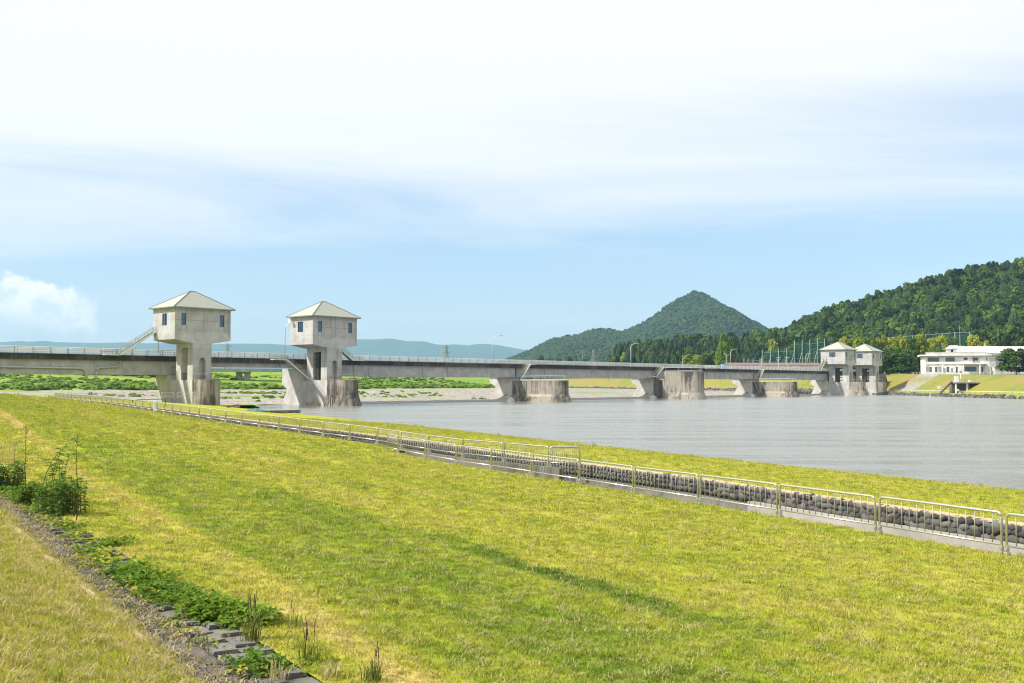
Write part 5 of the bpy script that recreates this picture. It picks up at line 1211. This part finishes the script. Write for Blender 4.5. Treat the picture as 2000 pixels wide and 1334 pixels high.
for i, (px, yt, Y, w, m, lb) in enumerate(backs): tree(px, yt, Y, w, 'dome', m, lb, None, 'big trees behind the hall', i)
oth = [(1353,690,735,40,'dome','leaf_yellow','light green tree above the deck left of the poplars'), (1386,686,715,44,'dome','leaf_mid','round green tree just left of the poplars'), (1371,694,722,34,'dome','leaf_yellow','smaller light green tree between the two left of the poplars'), (1510,664,790,26,'dome','leaf_gold','golden crowned tree standing out of the dark wood'), (1507,682,720,34,'dome','leaf_mid','green tree at the left end of the ball nets'), (1547,672,722,40,'dome','leaf_mid','green tree behind the tall ball nets'), (1203,692,860,24,'dome','leaf_mid','pale green tree at the left end of the dark wood'),
       (1057,694,1110,17,'dome','leaf_dark','leftmost small dark tree showing over the deck'), (1076,698,1110,15,'dome','leaf_dark','second small dark tree showing over the deck'), (1091,700,1100,16,'dome','leaf_dark','third small dark tree showing over the deck'), (1113,697,1090,13,'dome','leaf_dark','small round tree left of the pointed conifer over the deck'), (1125,692,1095,15,'spire','leaf_dark','small pointed conifer showing over the deck'), (1140,698,1090,14,'dome','leaf_dark','rightmost small dark tree over the deck')]
for i, (px, yt, Y, w, k, m, lb) in enumerate(oth): tree(px, yt, Y, w, k, m, lb, 10.0, None, i)
# ------------------------------------------------------------------ office on the right bank
def at(px, py, Y): 
    a = (px-1000)/FPX; b = (667-py)/FPX; cp, sp = math.cos(PITCH), math.sin(PITCH); d = (a, cp-b*sp, sp+b*cp); k = Y/d[1]; return d[0]*k, CAMZ + d[2]*k
YO = 450.0; gz = 9.15
ox0, ox1 = at(1805, 730, YO)[0], at(1931, 730, YO)[0]
of = thing('office_building', 'white two storey office with flat roof and balcony on the bank', 'building', (ox0, YO, gz), R(-16)); OW = ox1 - ox0; of.scale = (.93, 1, 1)
def ob(px, py): X, Z = at(px, py, YO); return X - ox0, Z - gz
def zoomr(x, y): return ob(1790 + x/9.524, 660 + y/9.524)
FN = lambda u, z, d: (u, d, z)
wins = [('window',(207,365,420,445),3,'glass_grey'),('window',(535,365,708,445),2,'glass_grey'),('window',(870,367,942,418),1,'glass'),('window',(868,543,1106,628),3,'glass'),('window',(240,543,286,637),0,'glass_grey'),('window',(345,543,392,637),0,'glass_grey'),('window',(557,543,607,637),0,'glass_grey'),('door',(727,540,765,660),0,'glass'),('door',(1190,545,1225,632),0,'glass'),('balcony_door',(1030,370,1138,462),1,'glass'),('window',(1282,372,1300,425),0,'glass')]
holes = []
for nm, (a, b, c, d), mu, gl in wins:
    u0, z1 = zoomr(a, b); u1, z0 = zoomr(c, d); holes.append((u0, u1, max(z0, .05), z1))
HT = zoomr(0, 335)[1]
mb = MB(); wall_cells(mb, 0, OW, 0, HT, holes, FN, .35); mb.build('front_wall', MAT['white_wall'], of)
bw = MB(); bw.box(OW-.35, OW, .35, 13, 0, HT); bw.box(0, .35, .35, 13, 0, HT); bw.box(.35, OW-.35, 12.65, 13, 0, HT); bw.build('side_walls', MAT['white_wall'], of)
MB().box(.4, OW-.4, .6, 12.6, .02, .1).build('floor', MAT['grey_paint'], of)
for (nm, _, mu, gl), h in zip(wins, holes): 
    window(of, *h, FN, mu, gl, .18, .10, nm)
rfo = MB(); rfo.box(-1.35, OW+.8, -1.2, 13.8, HT, HT+.55); rfo.build('roof_slab', MAT['white_wall'], of)
MB().box(-1.37, OW+.82, -1.22, 13.82, HT-.07, HT).build('eaves_trim', plain('pinkish_trim', (.55,.40,.33), .8), of)
pr = MB()
for k in range(26): x = .8 + k*(OW-2)/25; pr.box(x-.04, x+.04, -.5, -.42, HT+.55, HT+1.55)
pr.box(.7, OW-1, -.52, -.40, HT+1.5, HT+1.6); pr.box(.7, OW-1, -.50, -.42, HT+1.0, HT+1.06); pr.build('roof_railing', MAT['white_paint'], of)
MB().box(.75, OW-1.05, -.36, -.30, HT+.6, HT+1.48).build('parapet_panel', MAT['pale_wall'], of)
for x in (zoomr(160,0)[0], zoomr(477,0)[0]): MB().box(x-.2, x+.35, -.14, -.003, 0, HT-.08).build('pilaster', MAT['white_wall'], of)
for (a, c) in ((180, 470), (485, 840)):
    u0 = zoomr(a, 0)[0]; u1 = zoomr(c, 0)[0]; z = zoomr(0, 485)[1]; MB().box(u0, u1, -.25, -.005, z-.2, z+.2).build('storey_band', MAT['white_wall'], of)
# balcony over the bay window
u0, u1 = zoomr(815,0)[0], zoomr(1262,0)[0]; z = zoomr(0,485)[1]
bal = MB(); bal.box(u0, u1, -2.2, -.006, z-.25, z+.2); bo = bal.build('balcony', MAT['white_wall'], of)
br = MB(); 
for k in range(19): x = u0+.25+(u1-u0-.5)*k/18; br.box(x-.03, x+.03, -2.1, -2.04, z+.2, z+1.25)
br.box(u0+.2, u1-.2, -2.12, -2.02, z+1.2, z+1.28); br.build('balcony_rail', MAT['white_paint'], bo)
MB().box(zoomr(1040,0)[0], zoomr(1150,0)[0], -2.0, -1.96, z+.25, z+1.18).build('rail_panel', plain('frosted_panel', (.45,.52,.56), .3), bo)
for a in (845, 1140): x = zoomr(a, 0)[0]; MB().box(x-.25, x+.25, -2.1, -1.6, 0, z-.26).build('post', MAT['white_wall'], bo)
# louvres, shutters, outdoor units
for (a,b,c,d), nm in (((175,530,222,620),'shutter'),((405,530,455,618),'shutter'),((490,560,530,640),'shutter'),((640,560,668,640),'shutter'),((1250,525,1315,638),'white_door')):
    p0, q1 = zoomr(a,b); p1, q0 = zoomr(c,d); MB().box(p0, p1, -.16, -.006, max(.05,q0), q1).build(nm, MAT['grey_paint' if nm == 'shutter' else 'white_paint'], of)
# roof house with mast
u0, u1 = zoomr(590,0)[0], zoomr(760,0)[0]; zt = zoomr(0,205)[1]
ph = MB(); wall_cells(ph, u0, u1, HT+.55, zt, [(zoomr(652,0)[0], zoomr(693,0)[0], HT+1.2, zt-.25)], lambda u, z_, d: (u, 3+d, z_), .3); ph.box(u0, u0+.3, 3.3, 7, HT+.55, zt); ph.box(u1-.3, u1, 3.3, 7, HT+.55, zt); ph.box(u0, u1, 6.9, 7.2, HT+.55, zt); pho = ph.build('roof_house', MAT['pale_wall'], of)
MB().box(zoomr(652,0)[0], zoomr(693,0)[0], 3.2, 3.25, HT+1.2, zt-.25).build('opening', MAT['seal'], pho)
xa, za = zoomr(565, 205); xb, zb = zoomr(640, 135); xc = zoomr(815, 0)[0]
MB().add([(xa,2.4,za),(xc,2.4,za+.2),(xc-.8,5,zb),(xb,5,zb),(xa,7.6,za),(xc,7.6,za+.2)], [(0,1,2,3),(3,2,5,4),(0,3,4),(1,5,2),(0,4,5,1)]).build('hipped_roof', MAT['grey_roof'], pho)
xm, zm = ob(1872, 636); ant = thing('antenna_mast', 'tall thin antenna mast standing on the office roof', 'mast', (ox0+xm, YO-1.2, gz+HT+.55)); mh = zm - HT - .55
MB().tube([(0,0,0),(0,0,mh*.55),(0,0,mh)], .16, 6, r2=.06).build('pole', MAT['galv'], ant)
for k in (.25, .32): MB().tube([(-.9,0,mh*k),(.9,0,mh*k)], .05, 5).build('crossarm', MAT['galv'], ant)
tx0, tz0 = zoomr(872, 262); tx1, tz1 = zoomr(945, 172); tk = MB(); tk.box(tx0, tx1, 2, 4.5, HT+.55, tz0); tk.box(tx0, tx0+.15, 2, 2.15, tz0, tz1); tk.box(tx1-.15, tx1, 2, 2.15, tz0, tz1); tk.box(tx0, tx1, 2, 2.2, tz1-.15, tz1); tk.box(tx0, tx1, 1.98, 2.1, (tz0+tz1)/2, (tz0+tz1)/2+.2); tk.build('sign_frame', MAT['steel_dark'], of)
for k in range(2): MB().tube([(zoomr(1270+k*18,0)[0], 4, HT+.5), (zoomr(1270+k*18,0)[0], 4, zoomr(0,105)[1])], .1, 5).build('vent_pipe', MAT['white_paint'], of)
# hall and sheds behind
YH = 492.0; hx0, hz1 = at(1888, 677, YH); hx1 = at(2060, 700, YH)[0]; hzb = at(1900, 690, YH)[1]; hg = 9.9
hall = thing('sports_hall', 'large pale hall with long window strip behind the office', 'building', (hx0, YH, hg)); HWd = hx1 - hx0
hb = MB(); wall_cells(hb, 0, HWd, 0, hzb-hg, [(1, HWd-1, hzb-hg-1.9, hzb-hg-.5)], FN, .4); hb.build('wall', MAT['pale_wall'], hall)
n = 16
for k in range(n): a = 1 + (HWd-2)*k/n; b = 1 + (HWd-2)*(k+1)/n; window(hall, a+.02, b-.02, hzb-hg-1.9, hzb-hg-.5, FN, 0, 'glass_grey', .2, .14)
MB().box(0, .4, .4, 26, 0, hzb-hg).build('wall', MAT['pale_wall'], hall); MB().box(HWd-.4, HWd, .4, 26, 0, hzb-hg).build('wall', MAT['pale_wall'], hall)
MB().add([(-.8,-.8,hzb-hg),(HWd+.8,-.8,hzb-hg),(HWd+.8,13,hz1-hg+.6),(-.8,13,hz1-hg+.6),(-.8,26.8,hzb-hg),(HWd+.8,26.8,hzb-hg)], [(0,1,2,3),(3,2,5,4),(0,3,4),(1,5,2),(0,4,5,1)]).build('roof', MAT['pale_wall'], hall)
YG = 470.0; gx0, gzt = at(1945, 692, YG); gx1 = at(1962, 692, YG)[0]; ga = thing('garage', 'open grey fronted storage building right of the office', 'building', (gx0, YG, 9.6)); gh = gzt - 9.6; gw = gx1 - gx0
gb = MB(); gb.box(-5.2, 0, .3, 9, 0, gh); gb.box(gw, gw+.5, 0, 9, 0, gh-.6); gb.box(0, gw, 8.6, 9, 0, gh); gb.build('wall', MAT['pale_wall'], ga)
MB().box(0, gw, .2, .5, gh*.42, gh-.1).build('roller_shutter', MAT['grey_paint'], ga); MB().add([(-5.4,-.4,gh),(gw+2,-.4,gh-.9),(gw+2,9.2,gh-.9),(-5.4,9.2,gh),(-5.4,-.4,gh+.25),(gw+2,-.4,gh-.65),(gw+2,9.2,gh-.65),(-5.4,9.2,gh+.25)], [(0,3,2,1),(4,5,6,7),(0,1,5,4),(1,2,6,5),(2,3,7,6),(3,0,4,7)]).build('roof', MAT['white_wall'], ga); MB().box(0, gw, 3.5, 3.6, 0, gh*.42).build('interior', MAT['seal'], ga)
YS = 441.0; sx0, szt = at(1942, 718, YS); sx1 = at(1991, 718, YS)[0]; sh = thing('storage_container', 'low white storage shed right of the office', 'shed', (sx0, YS, 8.9)); sw = sx1-sx0; shh = szt-8.9
MB().box(0, sw*.78, 0, 3, 0, shh).build('body', MAT['white_wall'], sh); MB().box(sw*.785, sw, -.1, 3, 0, shh-.05).build('door_bay', MAT['grey_roof'], sh); MB().box(-.2, sw+.2, -.35, 3.2, shh, shh+.16).build('roof', MAT['white_paint'], sh); MB().box(sw*.28, sw*.3, -.06, -.004, .1, shh-.1).build('door_edge', MAT['grey_paint'], sh)
# guard fence along the crest in front of the office
cf = thing('crest_fence', 'low white guard fence along the top of the right bank', 'fence', (0,0,0))
for i in range(0, iab-1):
    a, b = dense[i], dense[i+1]
    if a.y < 330: continue
    MB().tube([(a.x+1.2, a.y, a.z+.75), (b.x+1.2, b.y, b.z+.75)], .05, 5).build('rail', MAT['rail'], cf)
    for k in range(3): p = a.lerp(b, k/3); MB().box(p.x+1.14, p.x+1.26, p.y-.06, p.y+.06, p.z-.2, p.z+.8).build('post', MAT['rail'], cf)
# ------------------------------------------------------------------ water gauge platform on the slope
YP = 372.0; px0, pz = at(1864, 746, YP); px1 = at(1888, 746, YP)[0]; pf = thing('gauge_platform', 'small concrete intake platform on columns below the office', 'platform', (px0, YP, 1.4)); pw = px1-px0; pz -= 1.4
MB().box(-.4, pw+4.5, -1.2, 4.5, pz-.5, pz).build('deck', MAT['con_light'], pf)
for x in (.3, pw-.2): MB().box(x-.22, x+.22, -.8, -.36, 0, pz-.5).build('column', MAT['white_paint'], pf)
MB().box(0, pw+4.2, 2.4, 4.4, 0, pz-.5).build('back_wall', MAT['con_dark'], pf); MB().box(pw, pw+.4, -1.1, 2.4, 0.5, pz-.5).build('side_wall', MAT['con_dark'], pf)
MB().box(.4, 1.6, 0, 1.1, pz, pz+2.2).build('instrument_box', MAT['white_paint'], pf); MB().tube([(2.6,.4,pz),(2.6,.4,pz+3.4)], .13, 6).build('lamp_post', MAT['white_paint'], pf); MB().box(2.2, 3.0, .1, .7, pz+3.4, pz+4.1).build('lamp_box', MAT['grey_paint'], pf)
prr = MB()
for x in (3.4, 4.6, 5.8, 7.0): prr.tube([(x,-1.0,pz),(x,-1.0,pz+1.0)], .05, 4)
prr.tube([(2.0,-1.0,pz+1.0),(pw+4.3,-1.0,pz+1.0)], .05, 4); prr.build('railing', MAT['galv_dull'], pf)
MB().box(5.2, 6.1, -.3, .3, pz, pz+.75).build('cabinet', MAT['white_paint'], pf)
ss = thing('slope_stair', 'narrow concrete stair climbing the bank left of the platform', 'stairs', (px0-.6, YP+.3, 1.6))
for k in range(14): MB().box(-4.4+.29*k, -4.05+.29*k+.3, 0, 1.4, k*.30, k*.30+.34).build('step', MAT['con_dark'], ss)
MB().bar((-4.6,-.12,.5),(-.2,-.12,4.9),.2,.35).build('kerb', MAT['con_light'], ss)
# railing and signs along the lower terrace
tr = thing('terrace_rail', 'long low pale handrail along the lower terrace', 'railing', (0,0,0))
for i in range(2, iab-3):
    a, b = dense[i], dense[i+1]
    MB().tube([(a.x-14.2, a.y, 2.35), (b.x-14.2, b.y, 2.35)], .09, 5).build('rail', MAT['steel_pale'], tr)
    for k in (0, .5): p = a.lerp(b, k); MB().box(p.x-14.27, p.x-14.13, p.y-.07, p.y+.07, 1.3, 2.35).build('post', MAT['galv_dull'], tr)
for (px, py, w, h, lb) in ((1834, 756.5, 7, 5.5, 'white notice board by the terrace rail left of the stair'), (1871, 761.5, 4.5, 3, 'small white sign on the terrace below the platform')):
    X, Z = at(px, py, 366); sg = thing('notice_board', lb, 'sign', (X, 366, 1.35)); W_ = w*366/FPX; H_ = h*366/FPX
    MB().box(-W_/2, W_/2, -.04, .04, Z-1.35-H_/2, Z-1.35+H_/2).build('board', MAT['white_paint'], sg)
    for s_ in (-1, 1): MB().box(s_*W_*.4-.05, s_*W_*.4+.05, .042, .12, -.1, Z-1.35+H_/2-.05).build('leg', MAT['galv_dull'], sg)
for k, (px, lb) in enumerate(((1816.5, 'thin white stake at the water edge, left one'), (1873.5, 'thin white stake at the water edge, left of a pair'), (1875.5, 'thin white stake at the water edge, right of a pair'))):
    X, Z = at(px, 772, 352); tag(MB().box(-.08, .08, -.08, .08, -.5, 1.6).build('water_gauge_stake', MAT['white_paint']), lb, 'stake', 'stakes at the water edge').location = (X, 352, .6)
# stepped stone revetment beside the abutment
rv = thing('stone_revetment', 'stepped grey stone revetment beside the bridge abutment', 'revetment', (0,0,0))
for k in range(16):
    f0, f1 = k/16, (k+1)/16
    for j in range(9):
        yy = 446 - j*2.5; zc = float(z_plain(np.array(yy))) + .15; x0_ = float(crx(yy)) - 11.6*f1; x1_ = float(crx(yy)) - 11.6*f0
        z1_ = zc - (zc-2.2)*f0; MB().box(x0_, x1_, yy-2.46, yy, z1_ - .85, z1_ - .05 + rnd.uniform(-.06,.06)).build('stone', MAT['con_girder'], rv)
# ------------------------------------------------------------------ long sheds beyond the deck
YL = 662.0; lx0, lz1 = at(1427, 708, YL); lx1 = at(1602, 708, YL)[0]; lz0 = at(1500, 713.5, YL)[1]
ls = thing('long_shed', 'long low white shed with red roof beyond the bridge', 'building', (lx0, YL, 9.9)); lw_ = lx1-lx0
MB().box(0, lw_, 0, 12, 0, lz0-9.9).build('wall', MAT['white_wall'], ls)
MB().add([(-.6,-.7,lz0-9.85),(lw_+.6,-.7,lz0-9.85),(lw_+.6,6,lz1-9.9),(-.6,6,lz1-9.9),(-.6,12.7,lz0-9.85),(lw_+.6,12.7,lz0-9.85)], [(0,1,2,3),(3,2,5,4),(0,3,4),(1,5,2),(0,4,5,1)]).build('roof', MAT['red_roof'], ls)
bx0, bz1 = at(1411, 711.5, 668); bx1 = at(1429, 711, 668)[0]; bs = thing('blue_shed', 'small blue box shed left of the red roofed shed', 'shed', (bx0, 668, 9.9)); MB().box(0, bx1-bx0, 0, 5, 0, bz1-9.9).build('body', MAT['blue_roof'], bs); MB().box(-.2, bx1-bx0+.2, -.3, 5.2, bz1-9.9, bz1-9.7).build('roof', plain('pale_blue', (.45,.66,.85), .5), bs)
gx0_, gz1_ = at(1380, 713.5, 690); bs = thing('grey_house', 'small grey roofed house left of the blue shed', 'house', (gx0_, 690, 9.9)); hz_ = gz1_-9.9; MB().box(0, 8, 0, 6, 0, hz_-1.2).build('wall', MAT['pale_wall'], bs); MB().add([(-.5,-.5,hz_-1.2),(8.5,-.5,hz_-1.2),(8.5,3,hz_),(-.5,3,hz_),(-.5,6.5,hz_-1.2),(8.5,6.5,hz_-1.2)], [(0,1,2,3),(3,2,5,4),(0,3,4),(1,5,2),(0,4,5,1)]).build('roof', MAT['grey_roof'], bs)
# ------------------------------------------------------------------ ball-field nets
YN = 690.0
netspec = [(1453,701),(1461,701.5),(1471,700.5),(1488.6,683.5),(1504.8,682),(1520.4,681.5),(1536.6,680.5),(1551.6,665),(1566.7,664.5),(1581.7,663.5),(1596.3,661.5),(1610.3,662)]
nb = thing('ball_net', 'green ball field net rising in two steps on braced steel posts', 'net', (0, YN, 9.9)); prev = None
for px, yt in netspec:
    X, Z = at(px, yt, YN); H = Z - 9.9; MB().tube([(X,0,0),(X,0,H),(X+.35,-.1,H+.3)], .19, 6).build('post', MAT['net_post'], nb)
    if H > 8:
        MB().tube([(X-H*.16-1.2,-1.5,0),(X-.05,-.15,H*.72)], .12, 5).build('brace', MAT['net_post'], nb); MB().tube([(X-H*.10-.8,-1.0,H*.30),(X,-.1,H*.30)], .08, 5).build('tie', MAT['net_post'], nb); MB().tube([(X-H*.09-.7,-1.0,H*.30),(X,-.1,.2)], .08, 5).build('tie', MAT['net_post'], nb)
    if prev:
        Xa, Ha = prev; hh = min(H, Ha) if H > 8 and Ha < 8 else min(H, Ha); MB().add([(Xa,.25,0),(X,.25,0),(X,.25,max(hh-.6, .5)),(Xa,.25,max(hh-.6,.5))], [(0,1,2,3)]).build('net_panel', MAT['net'], nb, fix=False)
        if hh > 8: MB().tube([(Xa,.1,hh*.9),(X,.1,hh*.9)], .07, 5).build('wire', MAT['net_post'], nb); MB().tube([(Xa,.1,hh*.5),(X,.1,hh*.5)], .06, 5).build('wire', MAT['net_post'], nb)
    prev = (X, H)
Xa, H = prev; Xb, Zb = at(1632, 680, YN+20); MB().add([(Xa,.25,0),(Xb,20,0),(Xb,20,Zb-9.9),(Xa,.25,H-.6)], [(0,1,2,3)]).build('net_panel', MAT['net'], nb, fix=False)
Y2 = 600.0; n2_ = thing('back_net', 'blue green net on posts among the trees behind the office', 'net', (0, Y2, 9.9)); prev = None
for px, yt in ((1727,659),(1755,657),(1782,655),(1808,653),(1840,651),(1865,649),(1894,648)):
    X, Z = at(px, yt, Y2); H = Z - 9.9; MB().tube([(X,0,0),(X,0,H)], .22, 6).build('post', MAT['net_post'], n2_)
    if prev: MB().add([(prev[0],.2,0),(X,.2,0),(X,.2,H-.3),(prev[0],.2,prev[1]-.3)], [(0,1,2,3)]).build('net_panel', MAT['net'], n2_, fix=False); MB().tube([(prev[0],0,prev[1]-.3),(X,0,H-.3)], .1, 5).build('wire', MAT['net_post'], n2_)
    prev = (X, H)
# ------------------------------------------------------------------ poles and pylons
def pole(px, yt, Y, label, arms=0, wpx=2.0):
    X, Z = at(px, yt, Y); T = thing('utility_pole', label, 'pole', (X, Y, 9.9), 0, 'utility poles beyond the bridge'); H = Z - 9.9
    MB().tube([(0,0,0),(0,0,H)], .17, 6, r2=.12).build('pole', MAT['steel_pale'], T)
    for k in range(arms): z = H - .5 - 1.5*k; MB().box(-1.4, 1.4, -.08, .08, z-.07, z+.07).build('crossarm', MAT['steel_pale'], T); [MB().tube([(x,0,z+.07),(x,0,z+.45)], .09, 5).build('insulator', MAT['white_paint'], T) for x in (-1.1,0,1.1)]
pole(1137, 684, 960, 'plain thin pole above the deck left of the wood'); pole(1243, 698, 830, 'short pole with one crossarm right of the lamp', 1); pole(1270, 694.5, 800, 'pole with three crossarms before the dark wood', 3); pole(1333.5, 693.5, 730, 'plain pole before the light green trees'); pole(1419.5, 692, 672, 'pole with crossarm right at the foot of the poplars', 1); pole(1487, 700, 645, 'pole with two crossarms before the left end of the nets', 2); pole(1520.5, 697, 640, 'pole with a lamp bracket before the short nets', 2); pole(1537, 697, 640, 'pole with crossarm before the first tall net', 1)
def pylon(px, yt, Y, label):
    X, Z = at(px, yt, Y); H = Z - 5; T = thing('power_pylon', label, 'pylon', (X, Y, 5), R(25), 'power pylons'); w = H*.085
    for sx in (-1, 1):
        for sy in (-1, 1): MB().bar((sx*w, sy*w, 0), (sx*w*.16, sy*w*.16, H*.97), H*.012, H*.012).build('leg', MAT['galv_dull'], T)
    lt = MB()
    for k in range(11):
        z0_, z1_ = H*(.05+.082*k), H*(.05+.082*(k+1)); a = w*(1-.84*z0_/H); b = w*(1-.84*z1_/H)
        for sy in (-1, 1): lt.bar((-a, sy*a, z0_), (b, sy*b, z1_), H*.006, H*.006); lt.bar((a, sy*a, z0_), (-b, sy*b, z1_), H*.006, H*.006)
    lt.build('lattice', MAT['galv_dull'], T)
    for k, z in enumerate((.66, .78, .90)): MB().bar((-w*(1.5-.25*k), 0, H*z), (w*(1.5-.25*k), 0, H*z), H*.012, H*.012).build('crossarm', MAT['galv_dull'], T)
pylon(444.5, 668, 1500, 'lattice power pylon just right of the first tower'); pylon(872, 671, 1500, 'lattice power pylon on the horizon in mid picture'); pylon(1159, 681, 1500, 'faint lattice power pylon before the mountain')
# ------------------------------------------------------------------ second bridge downstream
fb_ = thing('far_bridge', 'second pale bridge on twin columns seen under the main deck', 'bridge', (0,0,0)); YB2 = 400.0
a = at(-40, 720, 372); b = at(620, 720, 430)
pA, pB = Vector((a[0], 372, 10.7)), Vector((b[0], 430, 10.7)); MB().bar(pA, pB, 6.0, 1.3).build('girder', MAT['con_light'], fb_)
for px, w in ((15, 13), (175, 20), (475.5, 26)):
    f = (px+40)/660; p = pA.lerp(pB, f); X = (px-1000)/FPX*p.y; zb = float(z_bed(np.array(X), np.array(p.y))) - .6; ww = w*p.y/FPX
    MB().box(X-ww/2, X+ww/2, p.y-1.6, p.y+1.6, 9.3, 10.04).build('crosshead', MAT['con_far'], fb_)
    for s_ in (-1, 1): MB().box(X+s_*ww*.3-ww*.17, X+s_*ww*.3+ww*.17, p.y-1.2, p.y+1.2, min(zb, 7), 9.3).build('column', MAT['con_far'], fb_)
# ------------------------------------------------------------------ air
hz = MB(); hz.box(-15000, 15000, -300, 13200, -5, 900); ho = hz.build('haze', None); ho['kind'] = 'stuff'; ho['label'] = 'thin blue summer haze in the air'
hm = bpy.data.materials.new('haze'); hm.use_nodes = True; hm.node_tree.nodes.clear(); hn = hm.node_tree.nodes
hv = N(hn, 'ShaderNodeVolumePrincipled', i_Density=HAZE_D, i_Anisotropy=0.0); hv.inputs['Color'].default_value = (.42, .745, 1.0, 1)
hm.node_tree.links.new(hv.outputs[0], N(hn, 'ShaderNodeOutputMaterial').inputs['Volume']); ho.data.materials.append(hm)
